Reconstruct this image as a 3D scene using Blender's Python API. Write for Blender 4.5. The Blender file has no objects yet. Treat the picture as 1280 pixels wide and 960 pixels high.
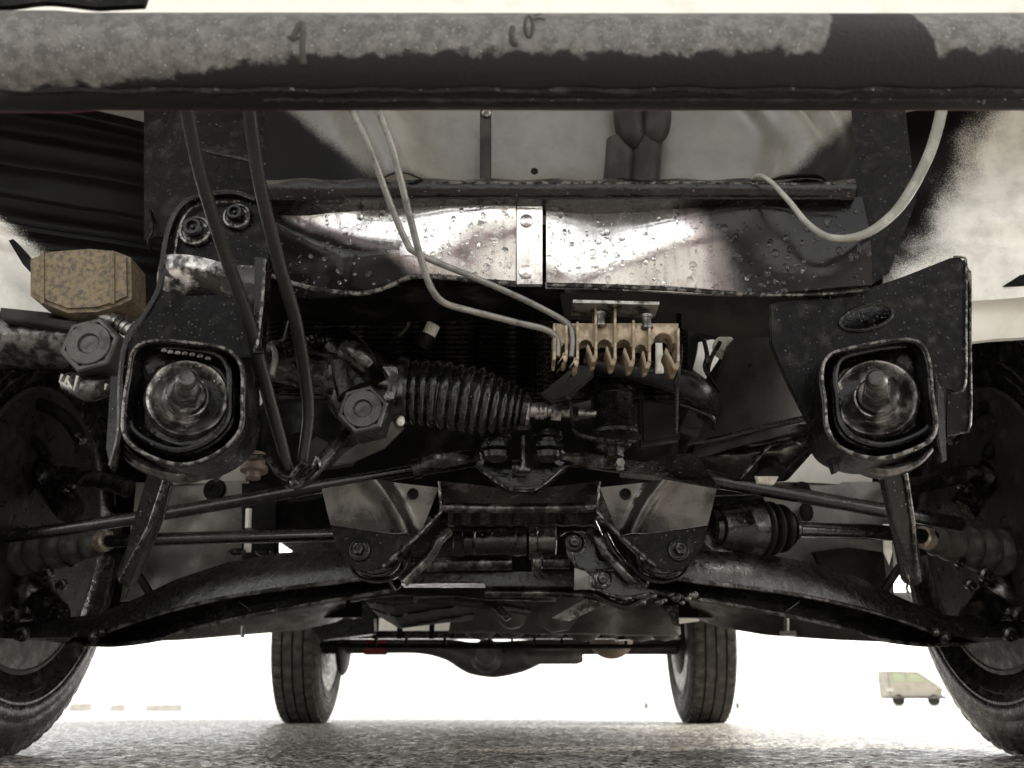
import bpy, bmesh, math, random
from math import sin, cos, tan, atan, pi, radians, sqrt, exp, floor
from mathutils import Vector as V, Matrix, noise
import numpy as np

random.seed(7)
SC = bpy.context.scene
COL = SC.collection

# ------------------------------------------------------------------ camera
F_PX = 1200.0
PITCH = radians(18.35)
CH = 0.075
cam_d = bpy.data.cameras.new('camera')
cam = bpy.data.objects.new('camera', cam_d); COL.objects.link(cam)
cam_d.sensor_width = 36.0
cam_d.lens = 36.0 * F_PX / 1280.0
cam_d.clip_start = 0.02
cam_d.clip_end = 3000
cam.location = (0, 0, CH)
cam.rotation_euler = (radians(90) + PITCH, 0, 0)
cam_d.dof.use_dof = True
cam_d.dof.focus_distance = 0.98
cam_d.dof.aperture_fstop = 11.0
SC.camera = cam

# ------------------------------------------------------------------ light
SUN_EL, SUN_AZ = radians(32), radians(80)
world = bpy.data.worlds.new('World'); SC.world = world
world.use_nodes = True
wt = world.node_tree
bg = wt.nodes['Background']
sky = wt.nodes.new('ShaderNodeTexSky')
sky.sky_type = 'NISHITA'
sky.sun_disc = False
sky.sun_elevation = SUN_EL
sky.sun_rotation = SUN_AZ
sky.dust_density = 1.0
hs = wt.nodes.new('ShaderNodeHueSaturation')
hs.inputs['Saturation'].default_value = 0.16
tint = wt.nodes.new('ShaderNodeMixRGB'); tint.blend_type = 'MULTIPLY'
tint.inputs[0].default_value = 1.0
tint.inputs[2].default_value = (1.0, 0.972, 0.925, 1)
wt.links.new(sky.outputs[0], hs.inputs['Color'])
wt.links.new(hs.outputs[0], tint.inputs[1])
wt.links.new(tint.outputs[0], bg.inputs[0])
bg.inputs[1].default_value = 0.15
sun_d = bpy.data.lights.new('sun', 'SUN')
sun_d.energy = 2.2
sun_d.angle = radians(14)
sun_d.color = (1.0, 0.95, 0.88)
sun = bpy.data.objects.new('sun', sun_d); COL.objects.link(sun)
# nishita rotation is measured clockwise from +Y seen from above
sd = V((sin(SUN_AZ) * cos(SUN_EL), cos(SUN_AZ) * cos(SUN_EL), sin(SUN_EL)))
sun.rotation_euler = sd.to_track_quat('Z', 'Y').to_euler()
SC.view_settings.view_transform = 'Standard'
SC.view_settings.look = 'None'
SC.view_settings.exposure = 1.95
SC.view_settings.gamma = 1.0
SC.cycles.max_bounces = 10
SC.cycles.diffuse_bounces = 6
SC.cycles.glossy_bounces = 6
SC.cycles.sample_clamp_indirect = 6.0
SC.cycles.use_denoising = True

# ------------------------------------------------------------------ geometry helpers
CT, ST = cos(PITCH), sin(PITCH)
def P(u, v, Y):
    """where the sight line of a photograph point meets the vertical plane at distance Y"""
    a, b = u - 640.0, 480.0 - v
    d = V((a, F_PX * CT - b * ST, F_PX * ST + b * CT))
    k = Y / d.y
    return V((d.x * k, Y, CH + d.z * k))
def mpp(u, v, Y):
    """metres per photograph pixel at that place"""
    p = P(u, v, Y) - V((0, 0, CH))
    return (p.y * CT + p.z * ST) / F_PX

def catmull(pts, n=6):
    if len(pts) < 3: return [V(p) for p in pts]
    q = [V(p) for p in pts]
    q = [q[0] * 2 - q[1]] + q + [q[-1] * 2 - q[-2]]
    out = []
    for i in range(1, len(q) - 2):
        a, b, c, d = q[i - 1], q[i], q[i + 1], q[i + 2]
        for k in range(n):
            t = k / n
            out.append(0.5 * ((2 * b) + (c - a) * t + (2 * a - 5 * b + 4 * c - d) * t * t + (3 * b - a - 3 * c + d) * t ** 3))
    out.append(q[-2])
    return out
def lerp_list(vals, n):
    m = len(vals)
    out = []
    for i in range(n):
        x = i / (n - 1) * (m - 1)
        k = min(int(x), m - 2)
        out.append(vals[k] * (1 - (x - k)) + vals[k + 1] * (x - k))
    return out
def resample(line, n):
    d = [0]
    for a, b in zip(line, line[1:]):
        d.append(d[-1] + (V(b) - V(a)).length)
    out = []
    for i in range(n):
        t = d[-1] * i / (n - 1)
        k = 0
        while k < len(d) - 2 and d[k + 1] < t: k += 1
        f = (t - d[k]) / max(1e-9, d[k + 1] - d[k])
        out.append(V(line[k]).lerp(V(line[k + 1]), f))
    return out

class G:
    def __init__(s): s.v = []; s.f = []
    def add(s, vs, fs):
        o = len(s.v); s.v += [tuple(p) for p in vs]; s.f += [tuple(i + o for i in f) for f in fs]; return s
    def tube(s, pts, r, n=10, smooth=0, cap=True, closed=False, flat=1.0, wob=0):
        pts = [V(p) for p in pts]
        if smooth:
            m = len(pts)
            if not isinstance(r, (int, float)):
                pts = catmull(pts, smooth); r = lerp_list(list(r), len(pts))
            else: pts = catmull(pts, smooth)
        if isinstance(r, (int, float)): r = [r] * len(pts)
        N = len(pts); vs = []; fs = []
        t0 = (pts[1] - pts[0]).normalized()
        up = V((0, -1, 0)) if abs(t0.y) < 0.9 else V((0, 0, 1))
        nrm = (up - t0 * up.dot(t0)).normalized()
        for i in range(N):
            if closed: t = (pts[(i + 1) % N] - pts[i - 1])
            else: t = pts[min(i + 1, N - 1)] - pts[max(i - 1, 0)]
            t = t.normalized() if t.length > 1e-9 else t0
            nrm = (nrm - t * nrm.dot(t))
            nrm = nrm.normalized() if nrm.length > 1e-6 else V((1, 0, 0))
            b = t.cross(nrm)
            for k in range(n):
                a = 2 * pi * k / n
                rr = r[i] * (1 + wob * sin(3 * a + i * .7))
                vs.append(pts[i] + nrm * cos(a) * rr * flat + b * sin(a) * rr)
        for i in range(N if closed else N - 1):
            j = (i + 1) % N
            for k in range(n):
                l = (k + 1) % n
                fs.append((i * n + k, i * n + l, j * n + l, j * n + k))
        if cap and not closed:
            fs.append(tuple(range(n - 1, -1, -1))); fs.append(tuple((N - 1) * n + k for k in range(n)))
        return s.add(vs, fs)
    def lathe(s, o, axis, prof, n=28, hexa=False, mod=None):
        """prof: (distance along axis, radius) pairs"""
        o = V(o); ax = V(axis).normalized()
        up = V((0, 0, 1)) if abs(ax.z) < .9 else V((0, 1, 0))
        e1 = ax.cross(up).normalized(); e2 = ax.cross(e1)
        if hexa: n = 6
        vs = []; fs = []
        for (t, r) in prof:
            for k in range(n):
                a = 2 * pi * k / n + (0.26 if hexa else 0)
                rr = r if mod is None else mod(t, r, a)
                vs.append(o + ax * t + e1 * cos(a) * rr + e2 * sin(a) * rr)
        for i in range(len(prof) - 1):
            for k in range(n):
                l = (k + 1) % n
                fs.append((i * n + k, i * n + l, (i + 1) * n + l, (i + 1) * n + k))
        if prof[0][1] > 1e-5: fs.append(tuple(range(n - 1, -1, -1)))
        if prof[-1][1] > 1e-5: fs.append(tuple((len(prof) - 1) * n + k for k in range(n)))
        return s.add(vs, fs)
    def box(s, c, size, rot=(0, 0, 0), taper=1.0):
        c = V(c); x, y, z = [q / 2 for q in size]
        from mathutils import Euler
        R = Euler(rot).to_matrix()
        vs = [c + R @ V((sx * x * (taper if sz > 0 else 1), sy * y * (taper if sz > 0 else 1), sz * z)) for sz in (-1, 1) for sy in (-1, 1) for sx in (-1, 1)]
        fs = [(0, 2, 3, 1), (4, 5, 7, 6), (0, 1, 5, 4), (2, 6, 7, 3), (0, 4, 6, 2), (1, 3, 7, 5)]
        return s.add(vs, fs)
    def ball(s, c, r, n=10, squash=(1, 1, 1)):
        c = V(c); m = max(4, n // 2); vs = []; fs = []
        for i in range(m + 1):
            th = pi * i / m
            for k in range(n):
                a = 2 * pi * k / n
                vs.append(c + V((r * squash[0] * sin(th) * cos(a), r * squash[1] * sin(th) * sin(a), r * squash[2] * cos(th))))
        for i in range(m):
            for k in range(n):
                l = (k + 1) % n
                fs.append((i * n + k, (i + 1) * n + k, (i + 1) * n + l, i * n + l))
        return s.add(vs, fs)
    def plate(s, outline, thick=0.004, holes=(), bevel=0.0012, back=V((0, 1, 0))):
        """stamped plate: outline of 3D points, given thickness backwards, edges rounded"""
        bm = bmesh.new(); edges = []
        for loop in [outline] + list(holes):
            vv = [bm.verts.new(p) for p in loop]
            for a, b in zip(vv, vv[1:] + vv[:1]): edges.append(bm.edges.new((a, b)))
        bmesh.ops.triangle_fill(bm, edges=edges, use_beauty=True, use_dissolve=False)
        if not bm.faces:
            bm.faces.new(list(bm.verts))
        ret = bmesh.ops.extrude_face_region(bm, geom=list(bm.faces))
        nv = [e for e in ret['geom'] if isinstance(e, bmesh.types.BMVert)]
        bmesh.ops.translate(bm, verts=nv, vec=V(back).normalized() * thick)
        bmesh.ops.recalc_face_normals(bm, faces=bm.faces)
        if bevel > 0:
            ed = [e for e in bm.edges if len(e.link_faces) == 2 and e.calc_face_angle(0) > 0.9 and
                  sum(abs(f.normal.dot(V(back).normalized())) > .5 for f in e.link_faces) == 1]
            try: bmesh.ops.bevel(bm, geom=ed, offset=bevel, segments=2, affect='EDGES', clamp_overlap=True)
            except Exception: pass
        bm.verts.index_update()
        s.add([v.co.copy() for v in bm.verts], [tuple(v.index for v in f.verts) for f in bm.faces])
        bm.free(); return s
    def skin(s, top, bot, depth, nu=40, nv=12, thick=0.003):
        """pressed sheet between an upper and a lower contour; depth(a, b, p) shifts it towards +Y; real thickness"""
        A = resample(top, nu); B = resample(bot, nu)
        vs = []; fs = []
        for j in range(nv):
            for i in range(nu):
                p = A[i].lerp(B[i], j / (nv - 1))
                dy = depth(i / (nu - 1), j / (nv - 1), p)
                vs.append(p + V((0, dy, 0)))
        n = len(vs)
        vs += [p + V((0, thick, 0.0)) for p in vs]
        for j in range(nv - 1):
            for i in range(nu - 1):
                a = j * nu + i
                fs.append((a, a + 1, a + nu + 1, a + nu)); fs.append((n + a, n + a + nu, n + a + nu + 1, n + a + 1))
        for i in range(nu - 1):
            fs.append((i, n + i, n + i + 1, i + 1)); a = (nv - 1) * nu + i; fs.append((a, a + 1, n + a + 1, n + a))
        for j in range(nv - 1):
            a = j * nu; fs.append((a, a + nu, n + a + nu, n + a)); a = j * nu + nu - 1; fs.append((a, n + a, n + a + nu, a + nu))
        return s.add(vs, fs)

WL = {}
def tag(o, label=None, cat=None, group=None, kind=None):
    if label: o['label'] = label
    if cat: o['category'] = cat
    if group: o['group'] = group
    if kind: o['kind'] = kind
    return o
def link(o, wloc, parent):
    WL[o.name] = V(wloc)
    if parent is not None:
        o.parent = parent; o.location = V(wloc) - WL[parent.name]
    else: o.location = wloc
    COL.objects.link(o); return o
def empty(name, loc, parent=None):
    o = bpy.data.objects.new(name, None); o.empty_display_size = .1
    return link(o, loc, parent)
def build(name, g, mat, parent=None, sharp=38, label=None, origin=None, kind=None, recalc=True):
    me = bpy.data.meshes.new(name)
    vs = g.v
    if origin is None:
        xs = [min(p[i] for p in vs) for i in range(3)]; xe = [max(p[i] for p in vs) for i in range(3)]
        origin = V([(a + b) / 2 for a, b in zip(xs, xe)])
    origin = V(origin)
    me.from_pydata([(p[0] - origin.x, p[1] - origin.y, p[2] - origin.z) for p in vs], [], g.f)
    if recalc:
        bm = bmesh.new(); bm.from_mesh(me)
        bmesh.ops.recalc_face_normals(bm, faces=bm.faces)
        bm.to_mesh(me); bm.free()
    me.polygons.foreach_set('use_smooth', [True] * len(me.polygons))
    me.update()
    me.set_sharp_from_angle(angle=radians(sharp))
    me.materials.append(mat)
    o = bpy.data.objects.new(name, me)
    link(o, origin, parent)
    tag(o, label=label, kind=kind)
    return o
def pl(pts, Y, ty=0, tx=0, u0=0, v0=0):
    """photo contour on a plane at distance Y (optionally leaning)"""
    return [P(p[0], p[1], p[2] if len(p) > 2 else Y + ty * (p[1] - v0) + tx * (p[0] - u0)) for p in pts]
def smooth_loop(pts, n=4):
    N = len(pts); out = []
    for i in range(N):
        a, b, c, d = [V(pts[(i + k) % N]) for k in (-1, 0, 1, 2)]
        for k in range(n):
            t = k / n
            out.append(0.5 * ((2 * b) + (c - a) * t + (2 * a - 5 * b + 4 * c - d) * t * t + (3 * b - a - 3 * c + d) * t ** 3))
    return out
def smooth2(pts, n=4):
    return [(p.x, p.y) for p in smooth_loop([V((a, b, 0)) for a, b in pts], n)]

# ------------------------------------------------------------------ materials
def nt(name):
    m = bpy.data.materials.new(name); m.use_nodes = True
    t = m.node_tree; b = t.nodes['Principled BSDF']
    return m, t, b
def node(t, kind, **kw):
    n = t.nodes.new(kind)
    for k, v in kw.items():
        if k in n.inputs.keys() if hasattr(n.inputs, 'keys') else False: n.inputs[k].default_value = v
        else: setattr(n, k, v)
    return n
def math_(t, op, a, b=None, clamp=False):
    n = t.nodes.new('ShaderNodeMath'); n.operation = op; n.use_clamp = clamp
    for i, x in enumerate((a, b)):
        if x is None: continue
        if isinstance(x, (int, float)): n.inputs[i].default_value = x
        else: t.links.new(x, n.inputs[i])
    return n.outputs[0]
def noise_(t, co, scale, detail=4, rough=.55):
    n = t.nodes.new('ShaderNodeTexNoise'); n.inputs['Scale'].default_value = scale
    n.inputs['Detail'].default_value = detail; n.inputs['Roughness'].default_value = rough
    t.links.new(co, n.inputs['Vector']); return n.outputs['Fac']
def ramp_(t, fac, lo, hi, a=0., b=1.):
    n = t.nodes.new('ShaderNodeMapRange'); n.inputs['From Min'].default_value = lo; n.inputs['From Max'].default_value = hi
    n.inputs['To Min'].default_value = a; n.inputs['To Max'].default_value = b; n.clamp = True
    n.interpolation_type = 'SMOOTHSTEP'
    t.links.new(fac, n.inputs['Value']); return n.outputs[0]
def mix_(t, fac, a, b):
    n = t.nodes.new('ShaderNodeMixRGB')
    for i, x in ((0, fac), (1, a), (2, b)):
        if isinstance(x, (int, float)): n.inputs[i].default_value = x
        elif isinstance(x, tuple): n.inputs[i].default_value = (*x, 1) if len(x) == 3 else x
        else: t.links.new(x, n.inputs[i])
    return n.outputs[0]
def droplet_height(t, co, scale, keep=.45, size=.33):
    """scattered water beads: height field of small domes"""
    v = t.nodes.new('ShaderNodeTexVoronoi'); v.inputs['Scale'].default_value = scale
    w = t.nodes.new('ShaderNodeMapping'); t.links.new(co, w.inputs[0]); w.inputs['Scale'].default_value = (1, 1, .8)
    nn = t.nodes.new('ShaderNodeTexNoise'); nn.inputs['Scale'].default_value = scale * .8
    t.links.new(co, nn.inputs['Vector'])
    ad = t.nodes.new('ShaderNodeVectorMath'); ad.operation = 'MULTIPLY_ADD'
    t.links.new(nn.outputs['Color'], ad.inputs[0]); ad.inputs[1].default_value = (.4 / scale,) * 3; t.links.new(w.outputs[0], ad.inputs[2])
    t.links.new(ad.outputs[0], v.inputs['Vector'])
    sep = t.nodes.new('ShaderNodeSeparateColor'); t.links.new(v.outputs['Color'], sep.inputs[0])
    rad = math_(t, 'MULTIPLY', sep.outputs[0], size)
    keepm = ramp_(t, sep.outputs[1], keep, keep + .02)
    d = math_(t, 'SUBTRACT', rad, v.outputs['Distance'])
    d = math_(t, 'MAXIMUM', d, 0.0)
    h = math_(t, 'POWER', math_(t, 'MULTIPLY', d, 3.0), .5)
    return math_(t, 'MULTIPLY', h, keepm)

MATS = {}
def mat(name, col, rough=.4, metal=0., col2=None, scale=40, lo=.45, hi=.62, bump=.15, bscale=180, drops=0., coat=0., rvar=.15, spec=None, fine=None, dscale=260):
    if spec is None: spec = .07 if (metal < .05 and max(col) < .06) else .5
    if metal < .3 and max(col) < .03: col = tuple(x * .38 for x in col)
    if name in MATS: return MATS[name]
    m, t, b = nt(name)
    co = t.nodes.new('ShaderNodeTexCoord').outputs['Object']
    n1 = noise_(t, co, scale, 6, .62)
    c = (*col, 1)
    b.inputs['Metallic'].default_value = metal
    b.inputs['Specular IOR Level'].default_value = spec
    if col2:
        f = ramp_(t, n1, lo, hi)
        t.links.new(mix_(t, f, tuple(col), tuple(col2)), b.inputs['Base Color'])
    else:
        f = ramp_(t, n1, .3, .7)
        t.links.new(mix_(t, f, tuple(x * .75 for x in col), tuple(min(1, x * 1.25) for x in col)), b.inputs['Base Color'])
    n2 = noise_(t, co, scale * 2.3, 5, .6)
    r = ramp_(t, n2, .3, .72, max(.04, rough - rvar), min(1, rough + rvar))
    h = noise_(t, co, bscale, 5, .65)
    h2 = noise_(t, co, bscale * .13, 3, .5)
    hh = math_(t, 'ADD', math_(t, 'MULTIPLY', h, .35), math_(t, 'MULTIPLY', h2, 1.2))
    bu = t.nodes.new('ShaderNodeBump'); bu.inputs['Strength'].default_value = bump; bu.inputs['Distance'].default_value = .004
    t.links.new(hh, bu.inputs['Height'])
    out = bu.outputs[0]
    if drops > 0:
        dh = droplet_height(t, co, dscale)
        b2 = t.nodes.new('ShaderNodeBump'); b2.inputs['Strength'].default_value = drops; b2.inputs['Distance'].default_value = .0022
        t.links.new(dh, b2.inputs['Height']); t.links.new(out, b2.inputs['Normal'])
        out = b2.outputs[0]
        r = math_(t, 'MULTIPLY', r, ramp_(t, dh, 0.02, .1, 1., .3))
        t.links.new(ramp_(t, dh, .02, .1, spec, max(spec, .42)), b.inputs['Specular IOR Level'])
    t.links.new(r, b.inputs['Roughness'])
    t.links.new(out, b.inputs['Normal'])
    if coat:
        b.inputs['Coat Weight'].default_value = coat; b.inputs['Coat Roughness'].default_value = .06
        t.links.new(out, b.inputs['Coat Normal'])
    MATS[name] = m; return m

def overspray(name, col, planes, amp=.03, black=(.005, .0048, .0045), rough=.5, grain=900, bump=.1, rough2=.3, soft=.01, big=14, spec1=.3):
    """light paint with black underseal sprayed over part of it; planes: (nx,ny,nz,c): black where n.p > c"""
    m, t, b = nt(name)
    tc = t.nodes.new('ShaderNodeTexCoord'); co = tc.outputs['Object']
    best = None
    for (nx, ny, nz, c) in planes:
        d = t.nodes.new('ShaderNodeVectorMath'); d.operation = 'DOT_PRODUCT'
        t.links.new(co, d.inputs[0]); d.inputs[1].default_value = (nx, ny, nz)
        v = math_(t, 'SUBTRACT', d.outputs['Value'], c)
        best = v if best is None else math_(t, 'MAXIMUM', best, v)
    nb = math_(t, 'MULTIPLY', math_(t, 'SUBTRACT', noise_(t, co, big, 4, .5), .5), amp * 2.5)
    nf = math_(t, 'MULTIPLY', math_(t, 'SUBTRACT', noise_(t, co, grain, 2, .8), .5), amp * 1.8)
    s = math_(t, 'ADD', math_(t, 'ADD', best, nb), nf)
    f = ramp_(t, s, -soft, soft)
    mott = ramp_(t, noise_(t, co, 35, 6, .65), .35, .75)
    c = mix_(t, mott, tuple(col), tuple(x * .72 for x in col))
    t.links.new(mix_(t, f, c, tuple(black)), b.inputs['Base Color'])
    rr = t.nodes.new('ShaderNodeMapRange'); t.links.new(f, rr.inputs[0]); rr.inputs[3].default_value = rough; rr.inputs[4].default_value = rough2
    t.links.new(rr.outputs[0], b.inputs['Roughness']); t.links.new(ramp_(t, f, 0, 1, spec1, .07), b.inputs['Specular IOR Level'])
    bu = t.nodes.new('ShaderNodeBump'); bu.inputs['Strength'].default_value = bump; bu.inputs['Distance'].default_value = .002
    t.links.new(noise_(t, co, grain * .5, 4, .7), bu.inputs['Height']); t.links.new(bu.outputs[0], b.inputs['Normal'])
    return m

M_wet = mat('wet_black_paint', (.008, .0078, .0073), .22, 0, (.02, .019, .017), 30, .5, .75, .6, 150, drops=.8, coat=.55, rvar=.12)
M_wet2 = mat('wet_black_underseal', (.007, .0068, .0063), .30, 0, (.024, .022, .019), 55, .5, .7, .8, 130, drops=.5, coat=.3, rvar=.14)
M_steel = mat('wet_dark_steel', (.12, .114, .107), .22, .75, (.016, .015, .014), 60, .38, .58, .35, 160, drops=.5, rvar=.12)
M_steel2 = mat('worn_steel', (.34, .325, .30), .38, .75, (.05, .046, .04), 60, .45, .62, .45, 200, rvar=.15)
M_edge = mat('bright_wet_edge', (.16, .152, .14), .22, .75, (.02, .019, .018), 130, .42, .55, .4, 220, rvar=.15)
M_brk = mat('dusty_black_plate', (.009, .0085, .008), .40, .0, (.028, .026, .023), 60, .5, .75, .5, 200, drops=.5, rvar=.16, spec=.10)
M_rub = mat('black_rubber', (.016, .016, .0155), .42, 0, (.04, .038, .034), 60, .52, .75, .3, 260, rvar=.14)
M_rubw = mat('wet_rubber', (.010, .010, .0095), .28, 0, (.02, .019, .017), 60, .5, .75, .3, 260, drops=.5, rvar=.12, dscale=220, coat=.5)
M_hose = mat('grey_rubber_hose', (.028, .0265, .0245), .30, 0, (.012, .0115, .011), 90, .45, .65, .25, 300, rvar=.12, coat=.25)
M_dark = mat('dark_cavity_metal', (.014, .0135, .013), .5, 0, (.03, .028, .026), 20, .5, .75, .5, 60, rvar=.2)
M_pipe = mat('grey_coated_pipe', (.17, .163, .145), .34, .3, (.09, .086, .078), 60, .48, .68, .25, 250, rvar=.12)
M_gold = mat('tan_cast_clip', (.19, .145, .09), .40, .25, (.44, .35, .24), 70, .45, .65, .3, 260, rvar=.14)
M_rust = mat('rusty_tan_block', (.20, .15, .085), .6, .0, (.075, .062, .048), 190, .40, .66, .9, 300, rvar=.2)
M_cream = mat('cream_body_paint', (.88, .86, .80), .42, 0, (.76, .73, .66), 22, .5, .8, .12, 60, rvar=.1)
M_shield = mat('dusty_grey_shield', (.12, .115, .10), .33, .3, (.05, .047, .042), 9, .42, .62, .3, 40, rvar=.15)
M_prim = mat('dark_primer_panel', (.035, .034, .03), .42, .0, (.018, .017, .016), 14, .42, .62, .3, 40, rvar=.15)
M_white = mat('pale_plastic', (.62, .59, .52), .45, 0, (.45, .42, .36), 90, .45, .65, .2, 200)
M_tyre = mat('tyre_rubber', (.045, .042, .037), .55, 0, (.085, .078, .066), 40, .45, .7, .35, 240, rvar=.15)
M_tyrew = mat('wet_tyre_rubber', (.014, .014, .0135), .30, 0, (.04, .038, .034), 45, .5, .72, .3, 220, drops=.2, rvar=.12, coat=.5)
M_rim = mat('dark_rim', (.04, .038, .035), .42, .5, (.10, .092, .078), 30, .55, .75, .4, 120, rvar=.18)
M_cast = mat('grey_cast_alloy', (.08, .076, .07), .5, .3, (.05, .047, .042), 25, .42, .62, .5, 90, rvar=.18)
M_brown = mat('brown_rust', (.10, .068, .048), .6, .1, (.12, .085, .06), 40, .45, .65, .4, 120)
M_matte = mat('matte_black_smear', (.05, .047, .042), .8, 0, bump=.3, spec=.1)
M_red = mat('red_tape', (.2, .025, .03), .5, 0, (.14, .015, .018), 90)
M_maroon = mat('maroon_paint', (.10, .012, .022), .25, .1, (.07, .01, .016), 10, coat=.6)

# ------------------------------------------------------------------ the ground
def ground_mat():
    m, t, b = nt('coarse_damp_asphalt')
    co = t.nodes.new('ShaderNodeTexCoord').outputs['Object']
    v = t.nodes.new('ShaderNodeTexVoronoi'); v.inputs['Scale'].default_value = 130; t.links.new(co, v.inputs['Vector'])
    sep = t.nodes.new('ShaderNodeSeparateColor'); t.links.new(v.outputs['Color'], sep.inputs[0])
    n = noise_(t, co, 3.2, 5)
    c = mix_(t, ramp_(t, sep.outputs[0], .2, .95), (.14, .13, .115), (.85, .79, .70))
    c = mix_(t, ramp_(t, v.outputs['Distance'], .45, .75), c, (.022, .020, .018))
    c = mix_(t, ramp_(t, n, .35, .7, 0, .3), c, (.20, .185, .165))
    t.links.new(c, b.inputs['Base Color'])
    t.links.new(ramp_(t, noise_(t, co, 40, 4), .3, .7, .22, .5), b.inputs['Roughness'])
    bu = t.nodes.new('ShaderNodeBump'); bu.inputs['Strength'].default_value = .6; bu.inputs['Distance'].default_value = .004
    t.links.new(math_(t, 'SUBTRACT', 1., v.outputs['Distance']), bu.inputs['Height']); t.links.new(bu.outputs[0], b.inputs['Normal'])
    return m
M_ground = ground_mat()
def numpy_mesh(name, co, quads, mat_, smooth=True):
    me = bpy.data.meshes.new(name)
    me.vertices.add(len(co)); me.vertices.foreach_set('co', co.astype(np.float32).ravel())
    me.loops.add(quads.size); me.loops.foreach_set('vertex_index', quads.astype(np.int32).ravel())
    me.polygons.add(len(quads)); me.polygons.foreach_set('loop_start', np.arange(0, quads.size, 4, dtype=np.int32))
    me.update(calc_edges=True)
    if smooth: me.polygons.foreach_set('use_smooth', np.ones(len(quads), dtype=bool))
    me.materials.append(mat_); return me
# coarse chippings near the car as real relief, flat sheet beyond
NX, NY = 620, 520
xs = np.linspace(-1.7, 1.7, NX)
ys = 0.55 + (np.linspace(0, 1, NY) ** 1.5) * 4.4
rng = np.random.RandomState(3)
XX, YY = np.meshgrid(xs, ys)
def blur(a):
    return (a + np.roll(a, 1, 0) + np.roll(a, -1, 0) + np.roll(a, 1, 1) + np.roll(a, -1, 1)) / 5
H = blur(rng.rand(NY, NX)); H = (H - H.mean()) / H.std()
big = blur(blur(blur(blur(rng.rand(NY, NX))))); big = (big - big.mean()) / big.std()
ZZ = .0005 * np.clip(H, -1.2, 2.4) + .0004 * big
edge = np.minimum.reduce([(XX + 1.7) / .1, (1.7 - XX) / .1, (YY - .55) / .1, (4.95 - YY) / .1]).clip(0, 1)
ZZ = ZZ * edge + .004 * edge - 0.004 * (1 - edge)
cov = np.stack([XX + (rng.rand(NY, NX) - .5) * .003, YY, ZZ], -1).reshape(-1, 3)
idx = np.arange(NX * NY).reshape(NY, NX)
q = np.stack([idx[:-1, :-1], idx[:-1, 1:], idx[1:, 1:], idx[1:, :-1]], -1).reshape(-1, 4)
go = bpy.data.objects.new('road_surface', numpy_mesh('road_surface', cov, q, M_ground))
COL.objects.link(go); tag(go, kind='structure')
g = G(); S = 900
g.add([(-S, -S, 0), (S, -S, 0), (S, S, 0), (-S, S, 0)], [(0, 1, 2, 3)])
gr = build('ground', g, M_ground, origin=(0, 0, 0), kind='structure')
gr.location.z = -.001

exec_parts = True
# ------------------------------------------------------------------ THE CAR
car = empty('car', (0, 1.4, 0))
tag(car, 'black wet underside of a lifted off-road car seen from below its front bumper', 'car')
def part(name, g, m, parent=None, **k): return build(name, g, m, parent or car, **k)
YA = V((0, -1, 0))                      # towards the front of the car

# --- bumper bar
bc = P(640, 78, .47); br = 58 * mpp(640, 78, .47)
g = G()
prof = []
rngp = random.Random(2)
nb = 140
def bar_mod(t, r, a):
    return r * (1 + .012 * noise.noise(V((t * 9, cos(a) * 2, sin(a) * 2))) + .004 * noise.noise(V((t * 60, cos(a) * 6, sin(a) * 6))))
g.lathe(V((-1.0, bc.y, bc.z)), V((1, 0, 0)), [(2.0 * i / nb, br) for i in range(nb + 1)], n=56, mod=bar_mod)
def bar_mat():
    m, t, b = nt('dusty_grey_bar_with_wet_underside')
    co = t.nodes.new('ShaderNodeTexCoord').outputs['Object']
    d = t.nodes.new('ShaderNodeVectorMath'); d.operation = 'DOT_PRODUCT'; t.links.new(co, d.inputs[0]); d.inputs[1].default_value = (0, -ST, CT)
    sx = t.nodes.new('ShaderNodeSeparateXYZ'); t.links.new(co, sx.inputs[0])
    # tide line of the wet, rising into a run near the right hand end
    nz = math_(t, 'MULTIPLY', math_(t, 'SUBTRACT', noise_(t, co, 75, 6, .65), .5), .024)
    nz2 = math_(t, 'MULTIPLY', math_(t, 'SUBTRACT', noise_(t, co, 11, 3, .5), .5), .018)
    nz2 = math_(t, 'ADD', nz2, ramp_(t, sx.outputs[0], P(120, 78, .47).x, P(380, 78, .47).x, -.016, 0))
    x0 = P(1090, 78, .47).x
    gx = math_(t, 'ABSOLUTE', math_(t, 'SUBTRACT', sx.outputs[0], x0 - .006))
    run = ramp_(t, gx, .012, .036, .045, 0)
    line = math_(t, 'ADD', math_(t, 'ADD', math_(t, 'ADD', nz, nz2), run), -.0045)
    wet = ramp_(t, math_(t, 'SUBTRACT', line, d.outputs['Value']), -.0022, .0022)
    spots = ramp_(t, noise_(t, co, 46, 3, .6), .70, .73)
    wet = math_(t, 'MAXIMUM', wet, spots)
    dust = mix_(t, ramp_(t, noise_(t, co, 130, 6, .7), .35, .68), (.075, .072, .066), (.15, .143, .132))
    dust = mix_(t, ramp_(t, noise_(t, co, 800, 2, .6), .62, .75), dust, (.36, .34, .32))
    paint = ramp_(t, sx.outputs[1], .010, .014)
    cc = mix_(t, wet, dust, (.010, .0098, .0092))
    t.links.new(mix_(t, paint, cc, (.16, .02, .04)), b.inputs['Base Color'])
    mr = t.nodes.new('ShaderNodeMapRange'); t.links.new(wet, mr.inputs[0]); mr.inputs[3].default_value = .5; mr.inputs[4].default_value = .5; b.inputs['Specular IOR Level'].default_value = .2
    t.links.new(mr.outputs[0], b.inputs['Roughness']); b.inputs['Metallic'].default_value = .15
    bu = t.nodes.new('ShaderNodeBump'); bu.inputs['Strength'].default_value = .5; bu.inputs['Distance'].default_value = .0015
    t.links.new(noise_(t, co, 420, 5, .7), bu.inputs['Height']); t.links.new(bu.outputs[0], b.inputs['Normal'])
    return m
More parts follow.
